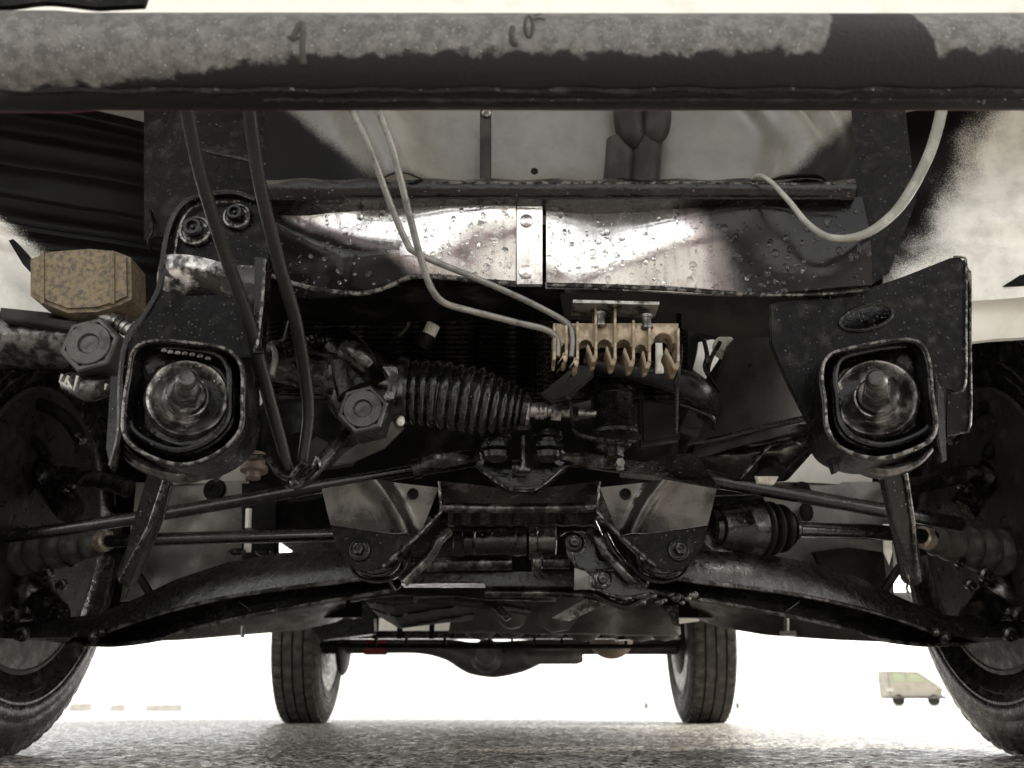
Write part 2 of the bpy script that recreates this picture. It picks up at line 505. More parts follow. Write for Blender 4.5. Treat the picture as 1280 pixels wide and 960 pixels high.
M_bar = bar_mat()
bar = part('bumper_bar', g, M_bar, label='dusty grey steel tube with wet ragged dark underside', origin=(0, bc.y, bc.z))
def on_bar(u, v, lift=.0006):
    """point of the bar's surface on a sight line"""
    o = V((0, 0, CH)); d = (P(u, v, 1.0) - o)
    dy, dz = d.y, d.z; oy, oz = -bc.y, CH - bc.z
    A = dy * dy + dz * dz; B = 2 * (oy * dy + oz * dz); C = oy * oy + oz * oz - (br + lift) ** 2
    disc = max(0, B * B - 4 * A * C)
    return o + d * ((-B - sqrt(disc)) / (2 * A))
# weld bead ridge along its underside
g = G()
pts = [on_bar(u, 113 + 1.5 * sin(u * .05) + random.uniform(-.6, .6), 0) for u in range(-120, 1400, 12)]
g.tube(pts, [.0016 + .0009 * random.random() for _ in pts], n=6)
pts = [on_bar(u, 125 + random.uniform(-.8, .8), 0) for u in range(330, 1400, 14)]
g.tube(pts, [.0014 + .001 * random.random() for _ in pts], n=6)
part('weld_seam', g, M_wet2, bar)
# rubbed letters and scratches in the dust
g = G(); mk = .0010
def stroke(pts, r=mk, n=6):
    g.tube([on_bar(u, v, -.0003) for u, v in pts], r, n=n, smooth=3)
stroke([(641, 34), (639, 44), (641, 54), (647, 56)], .0016)
cx, cy = 661, 34
g.tube([on_bar(cx + 5 * cos(a), cy + 13 * sin(a), -.0003) for a in [i * 2 * pi / 14 for i in range(14)]], .0011, n=6, closed=True)
stroke([(667, 26), (674, 24), (681, 26)], .0012)
stroke([(669, 20), (676, 18)], .0009)
stroke([(366, 50), (372, 36), (377, 30), (379, 42), (378, 62), (380, 80)], .0019)
stroke([(360, 46), (367, 51), (374, 47)], .0012)
g.f = g.f
part('worn_letters', g, M_matte, bar, kind='stuff', label='dark rubbed letter marks in the dust')
# end cap over the left end, slightly wider sleeve with a torn edge
g = G()
g.lathe(V((-1.0, bc.y, bc.z)), V((1, 0, 0)), [(0, br * 1.05), (.70, br * 1.05), (.74, br * 1.045), (.752, br * 1.015), (.76, br * .99)], n=56,
        mod=lambda t, r, a: r * (1 + .012 * noise.noise(V((t * 20, cos(a) * 3, sin(a) * 3)))))
part('bar_sleeve', g, M_bar, bar, origin=(0, bc.y, bc.z))
# white panel added above it in place of the bright sky
g = G()
g.skin([P(u, -330, .90) for u in (-400, 200, 640, 1080, 1700)], [P(u, 60, .88) for u in (-150, 200, 640, 1080, 1450)], lambda a, b, p: -.03 * sin(pi * b), 30, 14, .004)
part('sky_stand_in_panel', g, M_cream, label='white panel standing in for the bright sky above the grey tube')
# dark torn strip under the left end of the white panel
g = G()
g.skin([P(u, -14, .452) for u in (-60, 40, 120, 185)], [P(u, v, .452) for u, v in ((-60, 7), (40, 6), (120, 7), (178, 4))], lambda a, b, p: .004 * noise.noise(p * 30), 30, 4, .004)
part('rubber_trim', g, M_rub)

# --- body panels that shade everything
g = G()
g.add([(-.92, .5, 1.06), (.92, .5, 1.06), (.92, 2.2, 1.14), (-.92, 2.2, 1.14), (-.92, .5, 1.08), (.92, .5, 1.08), (.92, 2.2, 1.16), (-.92, 2.2, 1.16)],
      [(0, 1, 2, 3), (4, 7, 6, 5), (0, 4, 5, 1), (2, 6, 7, 3), (0, 3, 7, 4), (1, 5, 6, 2)])
part('hood', g, M_cream)
g = G(); g.box((0, 3.15, .60), (1.56, 2.3, .03))
for x in (-.5, .5): g.box((x, 3.0, .50), (.09, 2.5, .13))
for y in (2.3, 2.8, 3.3, 4.0): g.box((0, y, .55), (1.4, .05, .06))
part('floor_pan', g, M_prim)
g = G(); g.box((0, 2.02, .86), (1.7, .03, .56)); part('firewall', g, M_dark)
for sx in (-1, 1):
    g = G()
    # outer wing with a round arch cut, rear door and quarter panel
    ol = [(.52, .45), (.52, 1.05), (4.5, 1.1), (4.5, .40), (4.14, .38)]
    ol += [(3.7 + .44 * cos(a), .32 + .44 * sin(a)) for a in [radians(10 + 16 * i) for i in range(11)]]
    ol += [(3.2, .36), (1.92, .35)]
    ol += [(1.4 + .44 * cos(a), .32 + .44 * sin(a)) for a in [radians(-4 + 17 * i) for i in range(11)]]
    ol += [(.94, .45)]
    g.plate([V((sx * .89, y, z)) for y, z in ol], .012, back=V((-sx, 0, 0)), bevel=.003)
    part('body_side', g, M_cream)
    g = G()
    N = 28
    A = [V((sx * .88, 1.4 + .45 * cos(a), .32 + .45 * sin(a))) for a in [radians(-25 + 235 * i / N) for i in range(N + 1)]]
    B = [V((sx * .50, p.y, p.z + .03)) for p in A]
    g.add(A + B, [(i, i + 1, N + 2 + i, N + 1 + i) for i in range(N)])
    # (liner kept only for the rear half: the front half opens to the ribbed wheelhouse panel)
g = G(); g.box((0, 4.5, .75), (1.78, .04, .8)); part('tailgate', g, M_cream)
g = G(); g.box((0, 3.0, 1.7), (1.5, 2.6, .03)); part('car_roof', g, M_cream)

# --- engine bay background: dark lumps behind everything
g = G()
def lump(gg, u0, u1, v0, v1, Y, d=.06, seed=0):
    r = random.Random(seed)
    top = [P(u0 + (u1 - u0) * i / 8, v0 + r.uniform(-4, 4), Y) for i in range(9)]
    bot = [P(u0 + (u1 - u0) * i / 8, v1 + r.uniform(-4, 4), Y) for i in range(9)]
    gg.skin(top, bot, lambda a, b, p: d * ((2 * a - 1) ** 4 + (2 * b - 1) ** 4) + .02 * noise.noise(p * 14) + .01 * noise.noise(p * 40 + V((seed, 0, 0))), 26, 18, .02)
for i, (a, b, c, d_, Y) in enumerate([(330, 640, 340, 600, 1.16), (600, 860, 340, 600, 1.14), (420, 700, 480, 740, 1.42), (640, 900, 470, 735, 1.40),
                                      (300, 480, 450, 660, 1.30)]):
    lump(g, a, b, c, d_, Y, seed=i)
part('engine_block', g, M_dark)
g = G(); lump(g, 600, 780, 520, 640, 1.2, seed=9); lump(g, 470, 640, 560, 690, 1.32, seed=11)
part('gearbox_housing', g, M_wet2)
g = G()   # inner wings closing the bay at both sides
for a, b in ((-.02, 330), (900, 1330)):
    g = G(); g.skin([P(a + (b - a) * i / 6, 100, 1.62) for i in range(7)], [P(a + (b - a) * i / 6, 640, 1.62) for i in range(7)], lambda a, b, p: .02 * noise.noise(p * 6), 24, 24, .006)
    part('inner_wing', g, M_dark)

# --- pressed front panel above the crossmember
YP = .80
def front_depth(a, b, p):
    u = 330 + a * 740; v = 118 + b * 120
    d = 0.02 * (1 - b)
    d -= .034 * exp(-((u - (505 - 60 * (1 - b))) / 38) ** 2)              # rounded swage, left
    e = u - (925 + 40 * sin(b * 2.4))
    d -= .030 / (1 + exp(-e / 7)); d += .026 / (1 + exp(-(e - 60) / 8)); d -= .012 * exp(-((e - 95 + 30 * b) / 16) ** 2)
    d += .012 * exp(-((u - 700) / 120) ** 2 - ((v - 200) / 50) ** 2)
    return d
g = G()
g.skin([P(u, 112, YP) for u in range(330, 1080, 10)], [P(u, 238, YP) for u in range(330, 1080, 10)], front_depth, 150, 30, .003)
o0 = P(700, 175, YP)
def pp(u, v): return P(u, v, YP) - o0
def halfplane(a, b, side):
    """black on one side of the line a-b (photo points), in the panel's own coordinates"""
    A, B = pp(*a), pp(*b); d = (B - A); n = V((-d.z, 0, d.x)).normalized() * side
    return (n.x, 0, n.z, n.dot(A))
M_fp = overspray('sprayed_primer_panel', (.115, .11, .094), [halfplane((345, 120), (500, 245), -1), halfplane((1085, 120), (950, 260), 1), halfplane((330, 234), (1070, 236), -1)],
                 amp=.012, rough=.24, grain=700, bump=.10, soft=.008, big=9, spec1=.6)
fp = part('front_panel', g, M_fp, origin=o0, label='grey primed pressing with black overspray at both ends')
g = G(); g.plate(pl([(600, 118), (614, 118), (614, 234), (600, 234)], YP - .012), .010, bevel=.001)
part('seam_strip', g, M_prim, fp)
g = G(); g.lathe(P(608, 143, YP - .012), YA, [(0, .0045), (.003, .0045), (.004, .002)], n=8); part('rivet', g, M_steel2, fp)
g = G(); g.lathe(P(668, 214, YP - .001), YA, [(0, .0036), (.0012, .0030)], n=14); part('drain_hole', g, M_dark, fp)
g = G()
k = mpp(800, 170, YP)
g.tube([P(784, 90, YP - .012), P(786, 150, YP - .014), P(790, 172, YP - .012), P(793, 178, YP - .008)], [19 * k, 19 * k, 17 * k, 10 * k], n=16, smooth=4)
g.tube([P(820, 90, YP - .012), P(820, 150, YP - .014), P(816, 168, YP - .012), P(812, 176, YP - .008)], [19 * k, 19 * k, 17 * k, 10 * k], n=16, smooth=4)
part('vent_duct', g, M_prim, fp)
g = G()
g.tube([P(776, 176, YP - .004), P(772, 250, YP + .004)], [18 * k, 20 * k], n=14)
g.tube([P(808, 176, YP - .004), P(803, 250, YP + .004)], [20 * k, 20 * k], n=14)
part('duct_sleeve', g, M_prim, fp)

# --- crossmember
YC = .80
TOPL = [(326, 232), (360, 238), (420, 246), (500, 250), (645, 252)]
BOTL = [(340, 345), (372, 356), (400, 362), (430, 366), (460, 366), (490, 356), (515, 346), (560, 347), (600, 351), (645, 354)]
LEAN = .00016
def cmY(v): return YC + LEAN * (v - 250)      # leans back towards its lower edge: faces down and forward
def cm_depth_left(a, b, p):
    d = .012 * sin(pi * b) * 0
    d += .010 * exp(-((a - .10) / .16) ** 2)
    d -= .016 * exp(-((a - .33) / .16) ** 2 - ((b - .80) / .22) ** 2)
    d += .006 * sin(a * 5 + b * 2)
    d -= .008 * exp(-((b - (.35 + .75 * a)) / .13) ** 2) * (a < .55)
    q = b - (.10 + 1.15 * a)
    d += .022 * max(0, q)
    return d + .0012 * noise.noise(p * 30)
def cm_depth_right(a, b, p):
    return .008 * sin(a * 4.4 + .6) + .004 * sin(a * 9 + b * 3) + .0012 * noise.noise(p * 30) - .004 * sin(pi * b)
cm = part('crossmember', G().skin([P(u, 224, YC - .016) for u in (322, 420, 640, 900, 1068)], [P(u, 250, YC - .014) for u in (326, 430, 640, 900, 1068)],
          lambda a, b, p: .002 * sin(a * 60) * (b < .4) - .006 * sin(pi * b), 90, 6, .03), M_wet)
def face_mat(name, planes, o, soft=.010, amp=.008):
    """wet face, reflection painted in: bright metal, maroon rim, black beyond the given lines"""
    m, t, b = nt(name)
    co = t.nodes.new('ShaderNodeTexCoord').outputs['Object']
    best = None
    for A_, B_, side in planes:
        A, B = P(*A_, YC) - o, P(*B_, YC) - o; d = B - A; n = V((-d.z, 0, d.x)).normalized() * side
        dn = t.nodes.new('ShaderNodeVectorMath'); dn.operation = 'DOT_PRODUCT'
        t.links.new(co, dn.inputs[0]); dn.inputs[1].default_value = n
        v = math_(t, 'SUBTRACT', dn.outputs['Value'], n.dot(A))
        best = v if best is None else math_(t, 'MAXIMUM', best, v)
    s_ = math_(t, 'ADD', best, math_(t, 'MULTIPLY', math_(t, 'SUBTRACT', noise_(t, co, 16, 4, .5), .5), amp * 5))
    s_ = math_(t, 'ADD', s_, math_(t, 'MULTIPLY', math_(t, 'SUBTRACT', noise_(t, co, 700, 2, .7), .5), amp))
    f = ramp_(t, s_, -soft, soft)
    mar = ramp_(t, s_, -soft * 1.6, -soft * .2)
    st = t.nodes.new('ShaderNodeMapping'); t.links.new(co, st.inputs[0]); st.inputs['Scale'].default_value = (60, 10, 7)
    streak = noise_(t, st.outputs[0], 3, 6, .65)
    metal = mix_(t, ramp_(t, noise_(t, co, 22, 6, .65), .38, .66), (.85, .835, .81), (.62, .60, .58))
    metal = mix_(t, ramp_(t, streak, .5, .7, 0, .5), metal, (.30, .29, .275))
    c = mix_(t, math_(t, 'MULTIPLY', mar, .55), metal, (.10, .03, .042))  # maroon fringe of the reflection, put into the base colour
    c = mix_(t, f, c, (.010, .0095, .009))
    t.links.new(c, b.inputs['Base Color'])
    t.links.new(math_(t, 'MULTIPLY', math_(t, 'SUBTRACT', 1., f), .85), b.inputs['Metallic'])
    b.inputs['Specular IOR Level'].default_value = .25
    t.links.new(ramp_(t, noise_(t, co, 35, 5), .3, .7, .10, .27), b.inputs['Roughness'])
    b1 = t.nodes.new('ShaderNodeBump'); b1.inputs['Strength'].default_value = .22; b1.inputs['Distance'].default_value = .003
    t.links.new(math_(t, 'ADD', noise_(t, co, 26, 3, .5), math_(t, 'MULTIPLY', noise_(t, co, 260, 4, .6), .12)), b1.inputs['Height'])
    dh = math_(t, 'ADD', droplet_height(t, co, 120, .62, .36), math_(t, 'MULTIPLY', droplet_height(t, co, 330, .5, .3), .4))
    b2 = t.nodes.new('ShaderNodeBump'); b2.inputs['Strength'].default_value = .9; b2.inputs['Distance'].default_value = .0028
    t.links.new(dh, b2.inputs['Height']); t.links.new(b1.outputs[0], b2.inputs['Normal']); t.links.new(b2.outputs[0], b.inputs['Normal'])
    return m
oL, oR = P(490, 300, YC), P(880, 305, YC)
M_faceL = face_mat('painted_reflection_face', [((335, 246), (540, 345), -1)], oL)
M_faceR = face_mat('painted_reflection_face_end', [((850, 240), (935, 372), 1)], oR, soft=.016)
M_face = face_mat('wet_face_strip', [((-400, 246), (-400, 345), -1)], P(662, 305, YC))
g = G(); g.skin([P(u, v, cmY(v)) for u, v in TOPL], [P(u, v, cmY(v)) for u, v in BOTL], cm_depth_left, 110, 34, .004)
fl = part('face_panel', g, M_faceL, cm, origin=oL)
TOPR = [(683, 252), (800, 254), (930, 254), (1075, 250)]
BOTR = [(683, 356), (760, 358), (850, 362), (940, 368), (1020, 368), (1085, 362)]
g = G(); g.skin([P(u, v, cmY(v)) for u, v in TOPR], [P(u, v, cmY(v)) for u, v in BOTR], cm_depth_right, 110, 34, .004)
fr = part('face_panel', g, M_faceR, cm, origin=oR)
g = G(); g.skin([P(u, 252, cmY(252) - .004) for u in (646, 662, 678)], [P(u, 355, cmY(355) - .004) for u in (646, 662, 678)], lambda a, b, p: 0, 8, 16, .006)
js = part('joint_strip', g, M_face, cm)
for u, v in ((658, 276), (657, 340)):
    g = G(); k = mpp(u, v, YC)
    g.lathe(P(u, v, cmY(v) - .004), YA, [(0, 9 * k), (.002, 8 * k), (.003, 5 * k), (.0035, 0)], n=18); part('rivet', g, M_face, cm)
# rolled lower edges and upper edge beads
g = G()
g.tube([P(u, v, cmY(v) - .003) for u, v in BOTL], .0024, n=8, smooth=4)
g.tube([P(u, v, cmY(v) - .003) for u, v in BOTR], .0024, n=8, smooth=4)
part('rolled_edge', g, M_edge, cm)
g = G()
g.tube([P(u, 229 + .02 * abs(u - 640) * .1 + random.uniform(-.8, .8), YC - .02) for u in range(540, 1050, 14)], .0016, n=6)
part('edge_bead', g, M_edge, cm)
g = G(); g.tube([P(u, 248 + random.uniform(-.4, .4), YC - .019) for u in range(430, 1060, 20)], .0014, n=6); part('edge_bead', g, M_wet, cm)
# end gusset, right
g = G()
g.plate(pl([(1062, 118), (1130, 118), (1146, 250), (1112, 340), (1078, 362), (1070, 250)], .86), .006)
part('end_gusset', g, M_brk, cm)
g = G(); g.tube([P(1066, 262, .84), P(1072, 300, .84), P(1078, 358, .84)], .0022, n=6, smooth=3); part('weld_seam', g, M_edge, cm)
# real water beads hanging on the faces
def beads(parent, top, bot, depth, n, seed, wfun):
    r = random.Random(seed); g = G()
    A = resample([P(u, v, cmY(v)) for u, v in top], 110); B = resample([P(u, v, cmY(v)) for u, v in bot], 110)
    c = 0
    while c < n:
        a, b = r.random(), r.random()
        if r.random() > wfun(a, b): continue
        p = A[int(a * 109)].lerp(B[int(a * 109)], b); p = p + V((0, depth(a, b, p), 0))
        s = .0007 + .0026 * r.random() ** 3
        g.ball(p, s, 9, (r.uniform(.8, 1.3), .55, r.uniform(.9, 1.7)))
        if r.random() < .3: g.ball(p + V((s * r.uniform(-1.3, 1.3), 0, s * r.uniform(-1.3, 1.3))), s * .7, 8, (1.1, .5, 1.2))
        c += 1
    m = MATS.get('water_bead')
    if not m:
        m, t, b_ = nt('water_bead'); b_.inputs['Base Color'].default_value = (.9, .9, .9, 1); b_.inputs['Roughness'].default_value = .03
        b_.inputs['IOR'].default_value = 1.33; b_.inputs['Transmission Weight'].default_value = 1; MATS['water_bead'] = m
    build('water_beads', g, m, parent, kind='stuff')
beads(fl, TOPL, BOTL, cm_depth_left, 260, 1, lambda a, b: .35 + .65 * a)
beads(fr, TOPR, BOTR, cm_depth_right, 330, 2, lambda a, b: .25 + .75 * b)

# --- pale drain hose, right
g = G()
pts = [(940, 226, .785), (948, 220, .772), (962, 226, .765), (985, 250, .763), (1012, 282, .76), (1043, 298, .76), (1085, 291, .76), (1125, 258, .76), (1156, 205, .75), (1172, 160, .74), (1182, 110, .73)]
k = mpp(1050, 250, .77)
g.tube([P(*p) for p in pts], [3 * k, 3 * k, 3 * k, 3.4 * k, 4 * k, 4.6 * k, 5.6 * k, 6.4 * k, 6.8 * k, 7 * k, 7 * k], n=14, smooth=6)
part('drain_hose', g, mat('pale_hose', (.17, .168, .14), .36, 0, (.26, .255, .22), 40), label='pale curved drain hose')

# --- wheelhouse panels
g = G()
def ribs_depth(a, b, p):
    v = 120 + b * 290
    d = .10 * a
    for c, w in ((150, 12), (190, 14), (232, 22), (258, 9), (285, 6), (302, 9)):
        d -= .010 * exp(-((v - c) / w) ** 4) * (1 if a < .85 else max(0, (1 - a) / .15))
    d -= .03 * exp(-((b - .1) / .2) ** 2)
    return d + .010 * noise.noise(p * 7) + .003 * noise.noise(p * 25)
g.skin([P(u, 118, 1.02) for u in (-40, 40, 120, 210)], [P(u, 410, 1.02) for u in (-40, 40, 120, 210)], ribs_depth, 44, 110, .004)
o1 = P(90, 260, 1.02)
def rel(u, v, Y, o): return P(u, v, Y) - o
def hp(a, b, side, Y, o):
    A, B = rel(*a, Y, o), rel(*b, Y, o); d = B - A; n = V((-d.z, 0, d.x)).normalized() * side
    return (n.x, 0, n.z, n.dot(A))
M_wh = overspray('sprayed_wheelhouse_paint', (.88, .86, .80), [hp((-10, 262), (140, 370), 1, 1.02, o1)], amp=.020, rough=.45, grain=800, bump=.25, soft=.006, rough2=.30, black=(.006, .0058, .0055))
part('wheelhouse_panel', g, M_wh, origin=o1, label='ribbed black panel with light paint showing at its lower outer corner')
g = G()
def wr(a, b, p):
    return -.10 * a * 0 + .05 * (1 - a) + .012 * exp(-((b - .66 - .1 * a) / .05) ** 2) - .01 * sin(b * 9 + a * 3) + .004 * noise.noise(p * 9)
g.skin([P(u, 118, 1.04) for u in (1120, 1200, 1340)], [P(u, 362, 1.04) for u in (1120, 1200, 1340)], wr, 40, 60, .004)
o2 = P(1220, 250, 1.04)
M_wh2 = overspray('sprayed_wheelhouse_paint_two', (.88, .86, .80), [hp((1262, 118), (1150, 318), -1, 1.04, o2), hp((1180, 262), (1300, 262), 0, 1.04, o2)][:1], amp=.038, rough=.45, grain=800, bump=.25, soft=.022, black=(.006, .0058, .0055))
part('wheelhouse_panel', g, M_wh2, origin=o2, label='cream painted inner wing with black overspray')
g = G(); g.skin([P(u, v, 1.10) for u, v in ((1190, 366), (1240, 358), (1340, 356))], [P(u, v, 1.12) for u, v in ((1190, 430), (1240, 424), (1340, 418))], lambda a, b, p: -.012 * sin(pi * b), 20, 14, .01)
part('chassis_rail', g, M_cream, label='cream painted rail')
g = G(); g.plate(pl([(1256, 356), (1278, 342), (1330, 338), (1330, 358)], 1.06), .02); part('rail_bracket', g, M_dark)
g = G(); g.plate(pl([(10, 300), (16, 298), (40, 325), (60, 352), (52, 356), (28, 330)], 1.0), .02); part('rail_bracket', g, M_dark)
g = G(); g.skin([P(u, 400, 1.12) for u in (-40, 10, 36)], [P(u, 270, 1.12) for u in (-40, 10, 36)], lambda a, b, p: 0, 10, 10, .01); part('chassis_rail', g, M_cream, label='cream painted rail')
# dark wheel-arch liners behind hubs
for s, us in ((-1, (-60, 60, 170)), (1, (1150, 1240, 1340))):
    g = G()
    g.skin([P(u, 395 if s < 0 else 425, 1.72) for u in us], [P(u, 790, 1.72) for u in us], lambda a, b, p: .03 * noise.noise(p * 5) - .05 * sin(pi * b), 24, 40, .006)
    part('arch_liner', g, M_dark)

# --- mounting bracket, left, with its two bolts
YB = .82
def bolt(parent, u, v, Y, rpx, m=None, ring=True, mring=None, long=.0):
    k = mpp(u, v, Y); c = P(u, v, Y); r = rpx * k
    g = G()
    g.lathe(c, YA, [(0, r), (.002, r), (.004, r * .93), (.0045, r * .80), (.003, r * .74), (.003, r * .6)], n=30)
    w = build('washer', g, mring or M_edge, parent)
    g = G(); g.lathe(c + YA * .003, YA, [(0, r * .60), (.008 + long, r * .60), (.010 + long, r * .50), (.010 + long, r * .34), (.006 + long, r * .30), (.006 + long, r * .14), (.009 + long, r * .10), (.0092 + long, 0)], n=6 if not ring else 20)
    build('bolt_head', g, m or M_wet, w)
    return w
g = G()
ol = smooth2([(212, 290), (222, 266), (245, 248), (295, 243), (330, 258), (338, 285), (334, 340), (330, 400), (322, 446), (240, 440), (160, 436), (182, 400), (200, 366), (205, 325)], 3)
g.plate(pl(ol, YB), .004, bevel=.0012)
br_l = part('mount_bracket', g, M_brk)
g = G(); g.tube([P(*p) for p in ((320, 250, YB - .004), (290, 241, YB - .004), (245, 247, YB - .004), (222, 264, YB - .004), (210, 292, YB - .005), (204, 325, YB - .01), (199, 362, YB - .02), (180, 396, YB - .03), (160, 424, YB - .036), (152, 470, YB - .036), (150, 540, YB - .03), (140, 582, YB - .02))], .0032, n=8, smooth=5)
part('rolled_edge', g, M_wet, br_l)
g = G(); g.tube([P(*p) for p in ((300, 252, YB - .004), (262, 254, YB - .004), (238, 262, YB - .004), (224, 285, YB - .004), (217, 325, YB - .005))], .0014, n=6, smooth=4); part('edge_bead', g, M_edge, br_l)
bolt(br_l, 245, 290, YB - .002, 21); bolt(br_l, 297, 272, YB - .002, 18)
g = G()   # reflective bent face below the bolts
g.skin([P(u, v, YB - .012) for u, v in ((204, 318), (250, 322), (330, 334))], [P(u, v, YB + .008) for u, v in ((196, 372), (250, 382), (326, 402))], lambda a, b, p: -.007 * sin(pi * b) - .004 * sin(a * 7), 36, 20, .004)
M_flash = mat('wet_bare_steel', (.50, .48, .45), .16, .85, (.03, .028, .026), 36, .36, .52, .4, 110, drops=.8, rvar=.1)
part('bent_face', g, M_flash, br_l)
g = G(); g.plate(pl([(318, 320), (334, 322), (326, 440), (316, 440)], YB - .02), .02); part('side_web', g, M_wet, br_l)
g = G(); g.tube([P(331, 325, YB - .022), P(328, 380, YB - .022), (P(321, 436, YB - .022))], .0016, n=6); part('edge_bead', g, M_edge, br_l)
# dark upright above the bracket
g = G(); g.skin([P(u, 118, .92) for u in (180, 260, 345)], [P(u, 300, .90) for u in (180, 260, 345)], lambda a, b, p: -.02 * sin(pi * a) + .002 * noise.noise(p * 20), 24, 24, .01)
part('upright_panel', g, M_brk)
g = G(); g.tube([P(*p) for p in ((235, 182, .85), (262, 190, .85), (330, 205, .84), (400, 222, .82), (470, 232, .80), (545, 236, .79))], .0022, n=8, smooth=4)
part('wire', g, M_wet2)
g = G(); g.tube([P(*p) for p in ((186, 262, .90), (190, 285, .89), (186, 300, .89), (189, 312, .9))], .002, n=6, smooth=4); part('wire', g, M_wet2)

# --- mounting bracket, right
g = G()
ol = [(1022, 560), (1010, 530), (985, 480), (963, 430), (962, 380), (985, 374), (1030, 370), (1080, 362), (1130, 345), (1188, 322), (1200, 320), (1207, 328), (1208, 420), (1207, 480), (1196, 492), (1184, 488), (1182, 560), (1100, 560)]
hole = [(1083 + 33 * cos(a) + 2 * sin(a), 397 + 15 * sin(a) - 7 * cos(a)) for a in [2 * pi * i / 22 for i in range(22)]]
g.plate(pl(ol, YB), .005, holes=[pl(hole, YB)], bevel=.0014)
M_brk = mat('dusty_black_plate', (.009, .0085, .008), .40, .0, (.028, .026, .023), 60, .5, .75, .5, 200, drops=.5, rvar=.16, spec=.10)
br_r = part('mount_bracket', g, M_brk)
g = G(); g.tube([P(u, v, YB - .001) for u, v in hole], .0016, n=6, closed=True); part('hole_lip', g, M_wet, br_r)
g = G(); g.plate(pl([(1190, 330), (1206, 324), (1213, 338), (1213, 534), (1200, 542), (1182, 545), (1182, 500)], YB + .028), .006)
part('back_plate', g, M_brk, br_r)
g = G(); g.tube([P(*p) for p in ((1192, 321, YB - .002), (1204, 322, YB - .002), (1208, 332, YB - .002), (1208, 400, YB - .002), (1207, 478, YB - .002), (1198, 490, YB - .002), (1188, 492, YB - .002))], .0011, n=6, smooth=3)
g.tube([P(*p) for p in ((1213, 345, YB + .026), (1213, 440, YB + .026), (1213, 530, YB + .026), (1200, 541, YB + .026), (1184, 545, YB + .026))], .0012, n=6, smooth=3)
part('edge_bead', g, M_edge, br_r)
g = G(); g.lathe(P(1203, 345, YB + .012), V((1, 0, 0)), [(-.006, .006), (.006, .006)], n=14); part('spacer', g, M_steel2, br_r)
g = G(); g.plate(pl(hole, YB + .03, 0, 0) + [], .004); 
g = G(); g.box(P(1085, 402, YB + .05), (.08, .02, .03)); part('inner_tube', g, M_wet, br_r)

# --- bushing cups with long studs
def cup(name_label, outer, cen, Yb, tipdir, floorpts, rr, parent, seed):
    cpx, cpy = cen
    k = mpp(cpx, cpy, Yb)
    g = G()
    o2 = smooth2(outer, 5)
    c3 = P(cpx, cpy, Yb)
    loop = [P(u, v, Yb) for u, v in o2]
    N = len(loop); th = .0042
    inner = []
    for i, p in enumerate(loop):
        d = (c3 - p); d.y = 0; inner.append(p + d.normalized() * th)
    fr_, bk = .0, .05
    vs = []
    for L, dy in ((loop, bk), (loop, fr_ + .001), (None, 0), (inner, fr_ + .001), (inner, bk)):
        if L is None: vs += [(a + b) / 2 + V((0, fr_ - .0012, 0)) for a, b in zip(loop, inner)]
        else: vs += [p + V((0, dy, 0)) for p in L]
    fs = []
    for j in range(4):
        for i in range(N):
            l = (i + 1) % N; fs.append((j * N + i, j * N + l, (j + 1) * N + l, (j + 1) * N + i))
    g.add(vs, fs)
    cp = part('bushing_cup', g, M_wet, label=name_label)
    g = G(); g.tube([(a + b) / 2 + V((0, fr_ - .0008, 0)) for a, b in zip(loop, inner)], [.0016 + .0006 * noise.noise(V((i * .9, seed, 0))) for i in range(N)], n=8, closed=True)
    build('rim_bead', g, M_edge, cp)
    # recessed floor with a stepped square pressing
    g = G()
    c3f = P(cpx, cpy, Yb + .024); c3 = c3f; loop = [P(u, v, Yb + .024) for u, v in o2]
    rings = [(.985, .012), (.93, .010), (.86, -.006), (.80, -.008), (.74, .000), (.66, .004), (.60, .004), (0.02, .004)]
    vs = []
    for s_, dy in rings:
        vs += [c3 + V(((p.x - c3.x) * s_, dy, (p.z - c3.z) * s_)) for p in loop]
    fs = []
    for j in range(len(rings) - 1):
        for i in range(N):
            l = (i + 1) % N; fs.append((j * N + i, j * N + l, (j + 1) * N + l, (j + 1) * N + i))
    g.add(vs, fs)
    g.v = g.v; build('cup_floor', g, M_wet, cp, recalc=False)
    # rubber lip
    g = G()
    lip = [c3 + V(((p.x - c3.x) * .80, -.010, (p.z - c3.z) * .80)) for p in loop]
    g.tube(lip, .0030, n=8, closed=True); build('rubber_lip', g, M_rubw, cp)
    # dished washer
    YA_ = V((-c3.x / c3.y * .95, -1, 0)).normalized(); g = G(); R = rr * k
    g.lathe(c3 + V((0, .004, 0)), YA_, [(-.006, R * .98), (.004, R * 1.02), (.010, R), (.0125, R * .95), (.012, R * .88), (.007, R * .74), (.004, R * .62), (.004, R * .56), (.012, R * .52), (.0135, R * .50), (.014, R * .34), (.014, R * .1)], n=48,
            mod=lambda t, r, a: r * (1 + .006 * sin(5 * a + seed)))
    build('dished_washer', g, M_flash2, cp)
    g = G(); q = c3 + YA_ * .010
    g.lathe(q, YA_, [(0, R * .50), (.004, R * .50), (.006, R * .44), (.006, R * .3)], n=32); w = build('flat_washer', g, M_steel, cp)
    g = G(); g.lathe(q + YA_ * .006, YA_, [(0, R * .36), (.003, R * .37), (.012, R * .36), (.015, R * .31), (.015, R * .2)], hexa=True); build('nut', g, M_stud, cp, sharp=25)
    g = G()
    prof = [(.0, R * .25)]
    t = .004
    while t < .036: prof += [(t, R * .25), (t + .0008, R * .228), (t + .0016, R * .25)]; t += .0016
    prof += [(t + .003, R * .235), (t + .006, R * .17), (t + .0065, 0)]
    g.lathe(q + YA_ * .012, YA_, prof, n=20)
    build('stud', g, M_stud, cp)
    return cp
M_stud = mat('greasy_dark_stud', (.06, .057, .053), .26, .5, (.02, .019, .018), 90, .42, .6, .4, 220, drops=.4)
